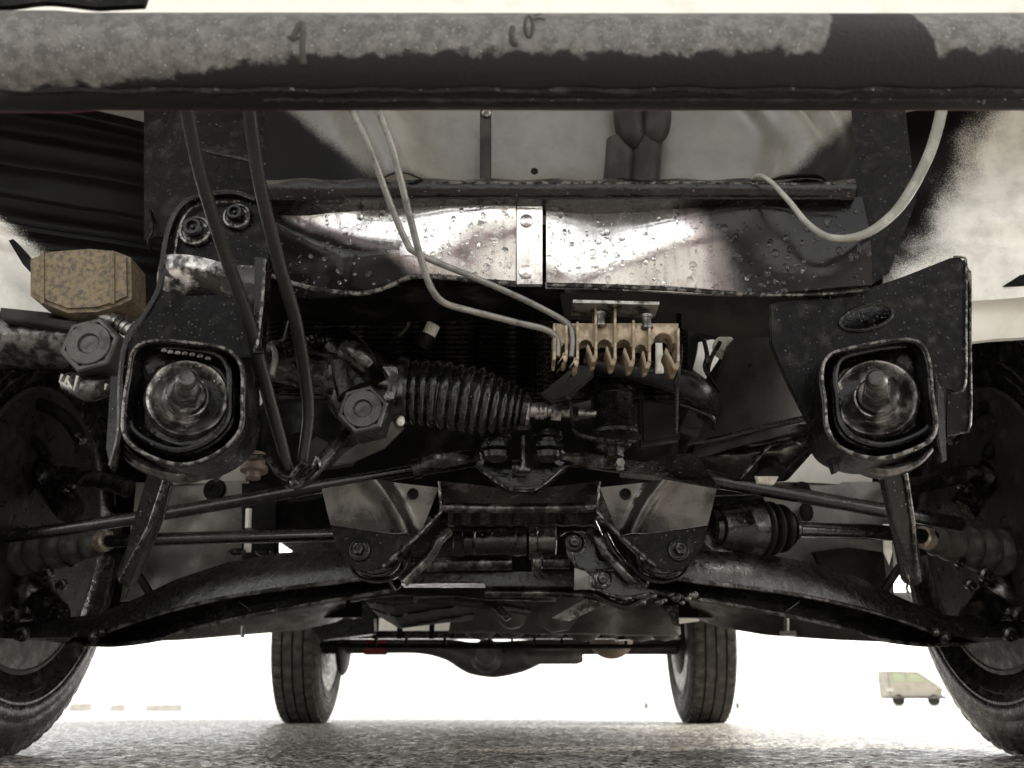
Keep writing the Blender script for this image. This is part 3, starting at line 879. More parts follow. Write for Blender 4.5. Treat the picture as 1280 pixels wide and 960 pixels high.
M_flash2 = mat('wet_dished_steel', (.27, .255, .24), .18, .85, (.04, .038, .035), 60, .38, .58, .4, 130, drops=.5, rvar=.1)
cl = cup('bushing cup with slightly dished greasy washer', [(158, 470), (166, 436), (190, 424), (238, 426), (284, 434), (304, 456), (306, 500), (302, 540), (272, 570), (228, 584), (184, 572), (154, 548), (152, 508)], (232, 500), .775, 0, None, 52, car, 1)
crr = cup('bushing cup with round washer framed by rounded square lip', [(1024, 470), (1032, 444), (1060, 433), (1110, 424), (1146, 424), (1162, 446), (1168, 492), (1172, 540), (1148, 562), (1098, 576), (1052, 564), (1032, 538), (1028, 500)], (1097, 500), .775, 0, None, 52, car, 3)
# crescent lips under the cups
for pts in ([(150, 552), (170, 578), (226, 596), (270, 584), (298, 562)], [(1042, 558), (1060, 576), (1100, 590), (1144, 578), (1172, 552)]):
    g = G(); k = mpp(pts[0][0], 570, .81)
    g.tube([P(u, v, .815) for u, v in pts], [3 * k, 7 * k, 9 * k, 7 * k, 3 * k], n=14, smooth=6, flat=1.8)
    part('lower_lip', g, M_steel)
# scratched casting letters above left cup
g = G()
for i, (u, v) in enumerate(((205, 438), (213, 440), (222, 441), (231, 442), (240, 443), (250, 445), (260, 448))):
    g.ball(P(u, v, .765), .0022, 8, (1.3, .6, .9))
part('casting_marks', g, M_steel, cl)
# flange spikes and channel legs
def channel(name, pts, Y, m=M_wet, th=.003, lipr=.0015):
    g = G(); g.plate([P(p[0], p[1], p[2] if len(p) > 2 else Y) for p in pts], .012, bevel=.001); o = part(name, g, m)
    return o
channel('flange_leg', [(138, 470), (154, 470), (150, 560), (138, 586), (132, 560)], .80)
channel('flange_leg', [(1038, 545), (1046, 552), (1050, 588), (1044, 590), (1036, 565)], .80)
channel('flange_leg', [(1170, 470), (1180, 490), (1184, 575), (1177, 578), (1172, 550)], .795)
channel('flange_leg', [(272, 585), (284, 566), (290, 572), (266, 600)], .83)
sl = channel('strut_channel', [(186, 586), (210, 592, .86), (188, 660, .90), (160, 735, .97), (148, 728, .97), (164, 660, .9)], .86)
g = G(); g.tube([P(209, 592, .856), P(186, 660, .896), P(150, 724, .962)], [.0022, .0022, .001], n=6); build('edge_bead', g, M_edge, sl)
g = G(); g.tube([P(178, 690, .96), P(158, 746, 1.0)], .0014, n=6); build('rib', g, M_edge, sl)
sr = channel('strut_channel', [(1104, 586), (1132, 586, .86), (1142, 650, .90), (1147, 722, .97), (1140, 715, .97), (1116, 650, .9)], .86)
g = G(); g.tube([P(1131, 587, .856), P(1141, 650, .896), P(1147, 720, .962)], [.0022, .0022, .001], n=6); build('edge_bead', g, M_edge, sr)
g = G(); g.tube([P(1122, 662, .96), P(1136, 726, 1.0), P(1133, 735, 1.0), P(1138, 748, 1.0)], .0014, n=6); build('rib', g, M_edge, sr)
g = G(); g.tube([P(204, 586, .90), P(192, 640, .95), P(160, 720, 1.05)], .012, n=12); part('strut_tube', g, M_wet)
g = G(); g.tube([P(1112, 586, .90), P(1124, 640, .95), P(1140, 720, 1.05)], .012, n=12); part('strut_tube', g, M_wet)

# --- rusty block, left
g = G()
ol = [(36, 322), (58, 313), (110, 309), (142, 312), (162, 320), (163, 372), (146, 380), (120, 388), (82, 389), (54, 378), (36, 368)]
g.plate(pl(ol, .93), .05, bevel=.004)
rb = part('frame_end_block', g, M_rust, label='tan rusty speckled block')
for u in (53, 141):
    g = G(); g.tube([P(u, 314, .929), P(u, 380, .929)], .0022, n=6); build('pressed_line', g, M_rust, rb)
# --- thick tube and hex plug, left
Yt = .99; k = mpp(80, 430, Yt)
g = G(); g.lathe(P(-60, 424, Yt), V((1, 0, -.02)), [(0, 36 * k), (.02, 38 * k), (.05, 38 * k), (.055, 36 * k), (.16, 35 * k)], n=40)
tb = part('steering_gear_tube', g, M_steel)
g = G(); g.plate(pl([(0, 384), (60, 390), (62, 397), (96, 402), (92, 412), (0, 398)], Yt - .045), .02); part('top_strip', g, M_prim, tb)
def hexplug(u, v, Y, rp, parent, m1=M_steel2, m2=M_steel2, ax=YA):
    k = mpp(u, v, Y); r = rp * k; c = P(u, v, Y)
    g = G(); g.lathe(c, ax, [(-.03, r * 1.02), (0, r * 1.02), (.006, r * .98), (.0075, r * .92), (.0075, r * .80), (.004, r * .79), (-.012, r * .7), (-.012, 0)], hexa=True)
    h = build('hex_plug', g, m1, parent, sharp=20)
    gs = G(); gs.lathe(c, ax, [(-.0008, r * .285), (.0004, r * .28), (.0004, r * .12), (.004, r * .10), (.004, 0)], n=20); build('socket_shade_disc', gs, M_dark, h)  # dark disc in the hole, its colour standing in for shade
    g = G(); g.lathe(c + V(ax) * .0065, ax, [(0, r * .73), (.002, r * .73), (.0032, r * .70), (.003, r * .36), (.0010, r * .31), (-.008, r * .29), (-.008, 0)], n=36)
    build('plug_face', g, m2, h); return h
M_plug = mat('dusty_plug_steel', (.07, .066, .061), .42, .4, (.03, .028, .026), 70, .5, .66, .5, 260, rvar=.14)
hexplug(115, 433, Yt - .05, 38, tb, M_plug, M_plug)
g = G(); g.tube([P(88, 478, .96), P(110, 486, .95), P(138, 480, .96)], [.012, .014, .012], n=12, smooth=4); part('ball_joint_neck', g, M_steel, tb)
g = G()
for a in (((86, 470), (80, 480)), ((83, 474), (90, 486)), ((78, 468), (74, 478)), ((97, 470), (92, 488)), ((133, 480), (131, 487)), ((146, 474), (149, 500))):
    g.tube([P(a[0][0], a[0][1], .935), P(a[1][0], a[1][1], .935)], [.0016, .0006], n=5)
part('torn_grease_wrap', g, M_white, tb, label='torn pale scraps')
g = G(); g.tube([P(128, 392, .95), P(150, 405, .95), P(170, 418, .95)], .0075, n=10)
for i in range(4): g.lathe(P(146 + 6 * i, 403 + 3.3 * i, .95), P(170, 418, .95) - P(128, 392, .95), [(-.0012, .0092), (.0012, .0092)], n=12)
part('hose_clamp', g, M_steel2)

# --- two long hoses crossing to the clip
g = G(); k = mpp(290, 350, .8)
r1 = part('cooler_hose', G().tube([P(*p) for p in ((224, 90, .66), (234, 140, .68), (250, 215, .71), (277, 305, .75), (310, 400, .79), (334, 490, .83), (350, 548, .85), (361, 588, .86))], [8.2 * k, 8.7 * k, 8.2 * k, 8.2 * k, 8.7 * k, 8.7 * k, 8.2 * k, 7 * k], n=12, smooth=7, flat=.7), M_hose)
r2 = part('cooler_hose', G().tube([P(*p) for p in ((306, 90, .66), (312, 140, .68), (324, 225, .71), (346, 320, .75), (369, 400, .79), (381, 470, .83), (385, 520, .85), (378, 577, .86))], [8.2 * k, 8.2 * k, 8.2 * k, 8.2 * k, 8.2 * k, 8.5 * k, 8 * k, 7 * k], n=12, smooth=7, flat=.7), M_hose)
g = G()
g.tube([P(*p) for p in ((285, 566, .87), (305, 572, .87), (332, 572, .865), (342, 582, .86), (350, 594, .85), (362, 597, .85), (370, 588, .85), (378, 580, .85), (390, 584, .85), (396, 572, .85))], .0026, n=6, smooth=5, flat=2.6)
g.tube([P(*p) for p in ((396, 572, .85), (399, 584, .855), (388, 597, .855), (374, 606, .855), (360, 608, .86))], .0022, n=6, smooth=4, flat=2.2)
g.ball(P(368, 603, .85), .005, 10)
part('hose_bracket', g, M_edge)
part('short_hose', G().tube([P(*p) for p in ((366, 606, .88), (384, 598, .88), (402, 578, .88), (426, 548, .90), (434, 536, .93))], .0062, n=12, smooth=5), M_rubw)
g = G(); g.lathe(P(318, 582, .90), V((0, -.1, -1)), [(-.012, .010), (0, .010), (.001, .013), (.006, .013), (.007, .007), (.013, .007)], n=16); part('drain_bolt', g, M_brown)

# --- pale hard lines
k = mpp(600, 330, .8)
part('cooler_line', G().tube([P(*p) for p in ((424, 90, .68), (440, 137, .69), (462, 185, .70), (488, 255, .72), (508, 302, .735), (524, 318, .74), (600, 350, .77), (660, 377, .79), (700, 398, .80), (712, 408, .80), (716, 425, .80), (714, 446, .80))], 3.9 * k, n=12, smooth=6), M_pipe)
part('cooler_line', G().tube([P(*p) for p in ((462, 90, .66), (474, 137, .67), (492, 190, .68), (512, 270, .70), (528, 330, .72), (540, 362, .73), (556, 379, .74), (590, 389, .76), (650, 404, .78), (682, 412, .79), (696, 424, .80), (697, 446, .80))], 3.9 * k, n=12, smooth=6), M_pipe)

# --- tan cast clip with hooks
YG = .80; kg = mpp(770, 420, YG)
g = G(); g.box(P(768, 386, YG + .0), (107 * kg, .03, 4 * kg), rot=(0, radians(1.6), 0)); clip = part('clip_mount_plate', g, M_steel2)
for u, v in ((750, 391), (808, 394)):
    g = G(); g.lathe(P(u, v, YG), V((0, 0, -1)), [(0, .0052), (.003, .0052), (.003, .004), (.011, .004), (.011, .0055), (.013, .0055), (.014, .002)], n=14); build('bolt', g, M_steel2, clip)
g = G()
def seg_outline(pts): return pl(pts, YG)
bays = [(722, 744, 433, 8.5), (745, 768, 433, 9), (769, 791, 433, 9), (792, 811, 438, 7.5), (812, 848, 428, 12)]
for (a, b, cv, r) in bays:
    m_ = a + (b - a) * .46
    ol = [(a, 404), (b, 404), (b, cv + 3), (m_ + r + 3, cv + 2)]
    ol += [(m_ + r * cos(t), cv - r * sin(t)) for t in [pi * i / 10 for i in range(11)]]
    ol += [(a, cv + 4)]
    g.plate(pl(ol, YG + .002), .022, bevel=.0006)
g.plate(pl([(695, 404), (722, 404), (722, 430), (716, 438), (712, 430), (704, 430), (700, 438), (695, 430)], YG + .002), .022, bevel=.0006)
cb = build('clip_body', g, M_gold, clip)
for i, (u, vb, vt) in enumerate(((693, 450, 404), (708, 444, 406), (722, 450, 402), (745, 447, 382), (769, 449, 384), (792, 450, 400), (812, 452, 404), (848, 452, 410))):
    g = G(); g.plate(pl([(u - 1.6, vt), (u + 1.6, vt), (u + 1.8, vb), (u - 1.8, vb)], YG - .004), .030, bevel=.0005); build('rib', g, M_gold, clip)
for (u, v, w, h) in ((745, 448, 12, 18), (769, 452, 12, 20), (792, 454, 13, 20), (812, 456, 10, 18), (848, 458, 17, 24), (722, 454, 5, 8), (708, 448, 5, 8)):
    g = G()
    ol = [(u + 1.5, v - 6), (u + 1.5, v), (u - 1, v + 4), (u - 5, v + 4), (u - w, v - h * .75), (u - w + 1.5, v - h), (u - w + 3.5, v - h * .9), (u - 4, v - 3), (u - 1.5, v - 6)]
    g.plate(pl(ol, YG - .003), .026, bevel=.0008); build('hook', g, M_gold, clip)
g = G(); g.plate(pl([(820, 428), (828, 428), (830, 465), (820, 465)], .86), .006); part('mounting_tab', g, M_white, label='pale metal tab behind the clip')

# --- condenser with flat tubes
YR = .99
cond_t = [(335 + 0, 398), (850, 398)]
g = G()
g.skin([P(u, 392, YR + .018) for u in (330, 600, 860)], [P(u, 500, YR + .018) for u in (330, 600, 860)], lambda a, b, p: 0, 8, 8, .01)
cd = part('condenser', g, M_dark)
for i in range(17):
    v = 398 + i * 6.1
    g = G(); g.tube([P(336, v + 1, YR), P(600, v, YR), P(856, v + 1, YR)], .0016, n=6, flat=3.2)
    build('tube', g, M_steel, cd)
g = G(); kr = mpp(700, 460, YR)
for i in range(16):
    v = 401 + i * 6.1
    for u in range(672, 812, 4):
        g.box(P(u, v, YR + .006), (.0008, .008, 3.6 * kr), rot=(0, .5 if (u // 4) % 2 else -.5, 0))
build('fins', g, M_steel2, cd, kind='stuff')
g = G(); g.plate(pl([(720, 455), (742, 458), (742, 470), (706, 500), (690, 502), (676, 492)], .93), .010, bevel=.002); part('flat_strap', g, M_prim)
part('radiator_hose', G().tube([P(*p) for p in ((735, 452, .95), (790, 462, .93), (835, 472, .92), (868, 486, .93), (880, 500, .96), (884, 512, .99))], [13 * kr, 14 * kr, 15 * kr, 16 * kr, 16 * kr, 15 * kr], n=20, smooth=6), M_hose)
for p in (((848, 385, .9), (850, 440, .88), (846, 480, .88), (845, 540, .92)), ((880, 425, 1.0), (884, 445, .98), (882, 462, .98), (900, 490, .99)),
          ((900, 428, 1.05), (888, 450, 1.04), (886, 470, 1.04), (900, 488, 1.03), (925, 482, 1.02), (940, 455, 1.0)), ((850, 505, .95), (870, 512, .95), (890, 522, .95), (893, 535, .97)),
          ((470, 400, .96), (500, 398, .97), (510, 408, .97), (480, 438, .95)), ((340, 430, .92), (355, 424, .92), (362, 402, .92))):
    part('wire', G().tube([P(*q) for q in p], .0026, n=8, smooth=5), M_rubw)

# --- pieces in the gap right of the clip: light paint, air duct
g = G(); g.skin([P(u, v, 1.2) for u, v in ((873, 428), (890, 424), (902, 428))], [P(u, v, 1.2) for u, v in ((866, 462), (882, 474), (898, 450))], lambda a, b, p: -.01 * sin(3 * b), 12, 12, .006); part('inner_wing_corner', g, M_cream, label='cream paint in the gap beside the hose')
g = G(); g.skin([P(u, v, 1.2) for u, v in ((862, 508), (880, 500), (896, 506))], [P(u, v, 1.2) for u, v in ((846, 548), (866, 556), (878, 548))], lambda a, b, p: -.02 * sin(9 * b), 12, 14, .006); part('inner_wing_corner', g, M_shield)
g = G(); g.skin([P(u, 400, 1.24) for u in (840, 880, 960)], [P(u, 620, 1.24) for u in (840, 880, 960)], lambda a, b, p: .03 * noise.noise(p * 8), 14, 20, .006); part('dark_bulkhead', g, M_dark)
g = G(); g.lathe(P(906, 436, 1.08), V((-.2, -1, -.1)), [(0, .014), (.006, .015), (.010, .012), (.010, .007), (.016, .006)], n=18); part('grommet', g, M_white)
g = G()
g.skin([P(u, v, 1.06) for u, v in ((886, 392), (920, 380), (970, 372), (1010, 380))], [P(u, v, .98) for u, v in ((878, 575), (900, 560), (960, 545), (1030, 520))],
       lambda a, b, p: .035 * (1 - sin(pi * min(1, a * 1.0))) - .02 * sin(2.2 * b + 1) + .002 * noise.noise(p * 20), 30, 30, .006)
for vsel in [None]: pass
M_duct = mat('dusty_air_duct', (.045, .043, .039), .42, 0, (.025, .024, .022), 18, .4, .65, .25, 80)
g2 = G()
g2.skin([P(u, v, 1.04) for u, v in ((912, 426), (940, 402), (975, 385), (1020, 380))], [P(u, v, .98) for u, v in ((872, 562), (900, 560), (960, 548), (1030, 525))],
       lambda a, b, p: .035 * (1 - sin(pi * min(1, a))) - .02 * sin(2.2 * b + 1), 30, 30, .006)
part('air_duct', g2, M_duct)
part('valance_panel', G().skin([P(u, 366, .86) for u in (700, 800, 900, 1010)], [P(u, v, .92) for u, v in ((706, 398), (820, 404), (900, 420), (1000, 420))], lambda a, b, p: .004 * noise.noise(p * 16), 40, 12, .004), M_prim)
part('valance_panel', G().skin([P(u, 358, .87) for u in (340, 450, 560, 706)], [P(u, v, .95) for u, v in ((330, 398), (450, 404), (560, 398), (706, 398))], lambda a, b, p: .004 * noise.noise(p * 16), 40, 12, .004), M_dark)

# --- steering rack, pinion housing and ribbed boot
YS = .95; ks = mpp(500, 490, YS)
def along(a, b, Y0=YS, Y1=YS): return P(*a, Y0), P(*b, Y1)
A, B = along((330, 448), (500, 482))
g = G(); L = (B - A).length
g.lathe(A, B - A, [(0, 21 * ks), (.03, 22 * ks), (L * .45, 22 * ks), (L * .5, 26 * ks), (L * .52, 26 * ks), (L * .56, 24 * ks), (L * .92, 25 * ks), (L, 25 * ks)], n=32)
rk = part('steering_rack', g, M_steel)
g = G(); A2, B2 = along((338, 428), (430, 448), YS - .03, YS - .03); g.tube([A2, B2], .0035, n=6)
A2, B2 = along((338, 472), (415, 492), YS - .03, YS - .03); g.tube([A2, B2], .0030, n=6); build('cast_rib', g, M_steel, rk)
g = G(); g.ball(P(452, 486, YS + .02), 46 * ks, 24, (1, .9, 1.15)); g.tube([P(420, 430, YS - .01), P(440, 452, YS - .01), P(455, 490, YS - .01)], [24 * ks, 30 * ks, 34 * ks], n=20, smooth=4)
ph = build('pinion_housing', g, M_wet, rk)
g = G(); g.tube([P(428, 436, YS - .05), P(446, 444, YS - .05), P(462, 458, YS - .045)], [.010, .013, .010], n=14, smooth=4); build('pipe_union', g, M_steel, rk)
hexplug(455, 514, YS - .07, 33, rk, M_plug_d := mat('wet_plug', (.05, .048, .045), .34, .5, (.022, .021, .02), 60, .45, .62, .4, 220, drops=.3), M_plug_d)
g = G(); g.plate(pl([(478, 458), (496, 458), (498, 470), (492, 498), (476, 500), (484, 488), (486, 470)], YS - .045), .02, bevel=.001); build('rack_clamp', g, M_steel, rk)
# boot: ten deep convolutions, bent slightly downwards
g = G(); pts = catmull([P(496, 489, YS), P(540, 492, YS), (P(590, 500, YS)), P(632, 508, YS), P(660, 513, YS)], 34)
N = len(pts); rad = []
for i in range(N):
    t = i / (N - 1)
    base = 40 + 8 * sin(pi * min(1, t * 1.1)) if t < .75 else 40 + 8 * sin(pi * .825) - (t - .75) * 60
    base = (40 + 4 * sin(pi * min(1, t * 1.15))) * (1 - .45 * max(0, t - .55) / .45)
    ph_ = (t - .10) / .82 * 12
    if t < .10: w = 0; base = 41
    elif t > .94: w = 0; base = 20
    else: w = abs(sin(pi * ph_)) ** .6
    rad.append(max(8, base - 6 + 6 * w if .10 <= t <= .94 else base) * ks)
g.tube(pts, rad, n=44)
bt = build('rack_boot', g, mat('boot_rubber', (.014, .014, .0135), .24, 0, (.03, .028, .025), 80, .5, .7, .15, 300, drops=.4, rvar=.1, dscale=260, coat=.7), rk)
g = G(); g.lathe(pts[6], pts[7] - pts[5], [(-.004, 43 * ks), (.004, 43 * ks)], n=40); build('boot_clip', g, M_steel, rk)
g = G(); C0 = P(654, 512, YS); D0 = P(740, 517, YS) - C0
g.lathe(C0, D0, [(-.002, 16 * ks), (.003, 20 * ks), (.006, 18 * ks), (.008, 9 * ks), (.024, 9 * ks), (.026, 7 * ks), (.055, 7 * ks), (.055, 5 * ks), (.09, 5 * ks)], n=20); build('tie_rod_end', g, M_steel2, rk)
for u in (672, 678):
    g = G(); g.lathe(P(u, 514, YS), D0, [(-.002, 11 * ks), (.002, 11 * ks)], n=16); build('clamp_ring', g, M_steel2, rk)
g = G(); g.lathe(P(694, 515, YS), D0, [(-.004, 12 * ks), (.006, 12 * ks)], hexa=True); build('lock_nut', g, M_steel2, rk, sharp=25)
g = G(); g.lathe(P(719, 517, YS), D0, [(-.004, 10 * ks), (.003, 10 * ks)], hexa=True); build('lock_nut', g, M_steel, rk, sharp=25)
g = G()  # corrugated conduit
pts = catmull([P(340, 444, .93), P(365, 436, .93), P(392, 428, .94), P(415, 424, .96)], 16)
g.tube(pts, [(.0075 if i % 3 else .0095) for i in range(len(pts))], n=14); part('corrugated_conduit', g, M_rubw)
g = G(); g.tube([P(330, 434, .90), P(342, 436, .90), P(344, 450, .90), P(340, 470, .90)], .0030, n=6, smooth=4, flat=2); part('cable_tie', g, M_pipe)
g = G(); g.lathe(P(323, 498, .90), V((0, -.6, -1)), [(-.008, .004), (0, .0048), (.006, .0048), (.009, .002)], n=12); part('grease_nipple', g, M_white)
g = G(); g.lathe(P(501, 526, .90), V((0, -.8, -.6)), [(-.006, .003), (0, .004), (.004, .004), (.006, .002)], n=12); part('grease_nipple', g, M_white)
g = G(); g.lathe(P(537, 416, .96), V((.4, -.2, .8)), [(-.018, .009), (-.004, .010), (0, .007)], n=16); sw = part('sensor', g, M_rub)
g = G(); g.lathe(P(537, 416, .955), V((.4, -.2, .8)), [(-.002, .0075), (.010, .0075), (.011, .005)], n=16); build('sensor_cap', g, M_white, sw)
g = G(); g.plate(pl([(430, 566), (500, 520), (505, 535), (480, 560), (440, 578), (415, 582)], .96), .004); part('heat_shield', g, M_shield)
g = G(); g.plate(pl([(395, 545), (425, 560), (460, 556), (440, 582), (400, 588), (372, 570)], .985), .004); part('heat_shield', g, M_prim)

# --- round mount and its brackets
g = G(); km = mpp(765, 525, .96)
c = P(766, 488, .96)
prof = [(0, 18 * km), (.002, 30 * km), (.006, 32 * km), (.008, 27 * km)]
t = .009
while t < .046: prof += [(t, 27 * km), (t + .001, 28.5 * km), (t + .002, 27 * km)]; t += .0022
prof += [(.048, 33 * km), (.052, 33 * km), (.053, 20 * km)]
g.lathe(c, V((0, -.05, -1)), prof, n=36, mod=lambda t, r, a: r * (1 + .02 * sin(24 * a) * (.01 < t < .046)))
mo = part('rubber_mount', g, M_wet2)
g = G(); g.lathe(P(767, 556, .955), V((0, -.1, -1)), [(0, 22 * km), (.003, 22 * km), (.004, 12 * km), (.014, 12 * km), (.015, 8 * km)], hexa=True); build('mount_bolt', g, M_steel, mo, sharp=25)
g = G(); g.lathe(P(775, 578, .94), V((0, -1, -.2)), [(0, .0045), (.006, .0045)], n=6); g.box(P(775, 582, .945), (.007, .006, .010)); build('pale_clip', g, M_pipe, mo)
g = G(); g.tube([P(*p) for p in ((700, 496, .93), (712, 500, .93), (714, 520, .93), (718, 538, .93), (732, 546, .93), (762, 551, .93), (792, 552, .94))], .0016, n=6, smooth=5, flat=4); part('mount_strap', g, M_edge)
g = G(); g.plate(pl([(800, 498), (848, 505), (850, 548), (802, 556)], 1.0), .02, bevel=.003); part('bracket_block', g, M_prim)
g = G(); g.plate(pl([(716, 505), (738, 500), (740, 520), (720, 522)], .99), .01); part('bracket_block', g, M_shield)

# bushing stacks under the rack
for u in (620, 684):
    g = G(); k = mpp(u, 560, .98)
    g.lathe(P(u, 534, .98), V((0, 0, -1)), [(0, 11 * k), (.004, 14 * k), (.006, 19 * k), (.012, 20 * k), (.014, 15 * k), (.017, 15 * k), (.019, 20 * k), (.024, 20 * k), (.026, 15 * k), (.028, 18 * k), (.034, 17 * k), (.037, 9 * k)], n=28)
    bs = part('link_bushing', g, M_rubw)
g = G(); g.tube([P(654, 545, .98), P(654, 590, .98)], .003, n=10)
for v in (533, 588): g.lathe(P(654, v, .98), V((0, 0, -1)), [(-.001, .009), (.002, .009)], n=14)
part('link_rod', g, M_steel)

# --- lateral rods
def rod(name, pts, rpx, Y0, Y1, m, n=18):
    q = []; N = len(pts)
    for i, (u, v) in enumerate(pts): q.append(P(u, v, Y0 + (Y1 - Y0) * i / max(1, N - 1)))
    k = mpp(*pts[N // 2], (Y0 + Y1) / 2)
    return part(name, G().tube(q, rpx * k, n=n, smooth=4), m)
M_rod = mat('wet_black_rod', (.010, .0098, .009), .22, .0, (.025, .023, .021), 50, .5, .72, .2, 220, drops=.25, rvar=.1, coat=.7)
rod('tie_rod', [(600, 574), (540, 584), (400, 608), (200, 643), (60, 664), (-20, 674)], 8.5, 1.04, 1.22, M_rod)
rod('tie_rod', [(700, 572), (760, 580), (900, 602), (1115, 640), (1200, 655)], 9.5, 1.04, 1.22, M_rod)
for pts in (((520, 586), (540, 577), (600, 570)), ((700, 572), (730, 574), (770, 580))):
    g = G(); g.tube([P(u, v, 1.02) for u, v in pts], [.004, .009, .006], n=10, smooth=4, wob=.2); part('rod_end', g, M_steel)
g = G(); g.lathe(P(521, 585, 1.025), P(600, 570, 1.025) - P(521, 585, 1.025), [(-.004, .012), (.004, .012)], n=16); part('rod_collar', g, M_wet)

# --- central subframe beam
YF = 1.06
g = G()
g.skin([P(u, v, YF) for u, v in ((545, 596), (620, 604), (690, 604), (755, 596))], [P(u, v, YF - .004) for u, v in ((548, 628), (620, 629), (690, 629), (752, 627))], lambda a, b, p: .02 * (1 - b), 50, 14, .006)
sf = part('subframe_beam', g, M_flash3 := mat('wet_beam', (.05, .047, .043), .2, .6, (.15, .14, .13), 38, .52, .68, .45, 130, drops=.8, rvar=.12))
g = G(); k = mpp(650, 634, YF)
g.tube([P(552, 634, YF), P(600, 635, YF), P(700, 635, YF), P(748, 633, YF)], 6.5 * k, n=16, smooth=3); build('beam_lip', g, M_steel, sf)
g = G(); g.plate(pl([(596, 580), (620, 584), (655, 588), (690, 584), (712, 580), (700, 592), (678, 606), (668, 611), (640, 611), (628, 606), (606, 592)], YF - .05), .03, bevel=.003)
vb = build('v_bracket', g, M_wet, sf)
g = G(); g.tube([P(*p) for p in ((594, 582, YF - .052), (610, 594, YF - .052), (630, 608, YF - .052), (650, 613, YF - .052), (668, 612, YF - .052), (684, 602, YF - .052), (704, 584, YF - .052))], .0015, n=6, smooth=4); build('edge_bead', g, M_edge, vb)
g = G(); g.lathe(P(640, 586, YF - .05), V((1, 0, 0)), [(0, .010), (.015, .010)], n=16); build('pin', g, M_steel, vb)
g = G(); g.skin([P(u, 640, YF + .02) for u in (560, 650, 745)], [P(u, 656, YF + .03) for u in (560, 650, 745)], lambda a, b, p: .004 * sin(a * 50), 60, 6, .01); build('underside', g, M_wet2, sf)

# --- folded hanger plates, left and right
def hanger(flip, label=None):
    X = (lambda u: u) if not flip else (lambda u: 1298 - u)
    Q = lambda pts, Y=None: [P(X(p[0]), p[1], p[2]) for p in pts]
    g = G(); y = 1.04
    g.skin(Q([(402, 611, y - .01), (440, 604, y - .01), (480, 601, y - .01), (548, 608, y - .008)]), Q([(413, 656, y - .002), (450, 661, y - .0), (500, 667, y), (524, 669, y)]),
           lambda a, b, p: -.012 * exp(-((a - (.45 + .40 * b)) / .10) ** 2) + .006 * a, 44, 24, .004)
    m = overspray('hanger_paint_b' if flip else 'hanger_paint', (.13, .122, .105), [(0, 0, 1, .5)], rough=.30, rough2=.3)
    h = part('hanger_plate', g, M_hang)
    g = G()
    g.plate(Q([(413, 658, y - .004), (524, 671, y - .004), (505, 688, y - .004), (482, 706, y - .004), (470, 714, y - .004), (446, 714, y - .004), (432, 702, y - .004), (420, 682, y - .004)]), .005)
    lo = build('lower_ear', g, M_brk, h)
    g = G(); g.tube(Q([(549, 602, y - .012), (551, 640, y - .012), (520, 672, y - .012), (478, 708, y - .012)]), .0017, n=6, smooth=0); build('edge_bead', g, M_edge, h)
    g = G(); g.skin(Q([(549, 602, y - .01), (552, 625, y - .01), (550, 642, y - .01), (478, 709, y - .01)]), Q([(549, 602, y + .04), (554, 625, y + .04), (552, 646, y + .04), (484, 712, y + .04)]), lambda a, b, p: 0, 30, 4, .002)
    build('folded_side', g, M_wet, h)
    bolt(h, X(450), 688, y - .005, 14, m=M_steel, ring=False, mring=M_wet, long=.004)
    g = G()
    g.tube(Q([(452, 716, y), (470, 720, y), (490, 714, y), (500, 700, y), (502, 682, y)]), .0022, n=6, smooth=5, flat=3); build('bush_ring', g, M_steel, h)
    g = G()
    g.tube(Q([(436, 704, y + .006), (450, 722, y + .006), (480, 726, y + .006), (505, 712, y + .006), (512, 690, y + .008)]), .0022, n=6, smooth=5, flat=3); build('bush_ring', g, M_wet, h)
    g = G(); g.lathe(P(X(516), 617, y - .012), YA, [(-.002, .006), (.001, .006), (.001, .004), (-.003, .0035)], n=14); build('slot', g, M_dark, h)
    g = G(); g.tube(Q([(560, 664, y + .03), (548, 676, y + .02), (536, 696, y + .02), (504, 728, y + .02)]), .0062, n=14, smooth=5); part('brace_tube', g, M_steel)
M_hang = mat('damp_hanger_steel', (.10, .094, .084), .2, .65, (.022, .021, .019), 14, .42, .62, .3, 60, drops=.25, rvar=.1)
hanger(False); hanger(True)

# --- motor, pipes and bracket in the middle
Ym = 1.15; k = mpp(640, 675, Ym)
g = G(); g.lathe(P(566, 676, Ym), V((1, 0, 0)), [(0, 12 * k), (.002, 19 * k), (.012, 21 * k), (.014, 18 * k), (.024, 18 * k), (.026, 20 * k), (.028, 18 * k), (.074, 18 * k), (.076, 20 * k), (.08, 18 * k), (.088, 18 * k), (.088, 10 * k)], n=30)
mt = part('starter_motor', g, M_wet)
g = G(); g.lathe(P(660, 676, Ym), V((1, 0, 0)), [(0, 16 * k), (.001, 23 * k), (.010, 23 * k), (.012, 20 * k), (.032, 20 * k), (.034, 17 * k)], n=30); build('end_housing', g, M_flash3, mt)
g = G(); g.lathe(P(664, 702, Ym - .01), V((1, 0, 0)), [(0, 10 * k), (.002, 13 * k), (.012, 13 * k), (.014, 9 * k), (.045, 9 * k)], n=24); build('lower_pipe', g, M_steel, mt)
part('cross_tube', G().tube([P(505, 706, 1.18), P(560, 704, 1.18), P(640, 703, 1.18)], 10 * k, n=20), M_steel)
part('cross_tube', G().tube([P(606, 741, 1.24), P(680, 741, 1.24), P(735, 744, 1.24), P(765, 752, 1.24)], 6 * k, n=16, smooth=4), M_steel)
g = G(); g.plate(pl([(500, 716), (600, 715), (720, 714), (724, 732), (606, 732), (606, 729), (500, 729)], 1.2), .05); part('skid_rail', g, M_wet)
g = G(); g.tube([P(506, 729, 1.195), P(560, 728, 1.195), P(604, 728, 1.195)], .0012, n=6); part('edge_bead', g, M_edge)
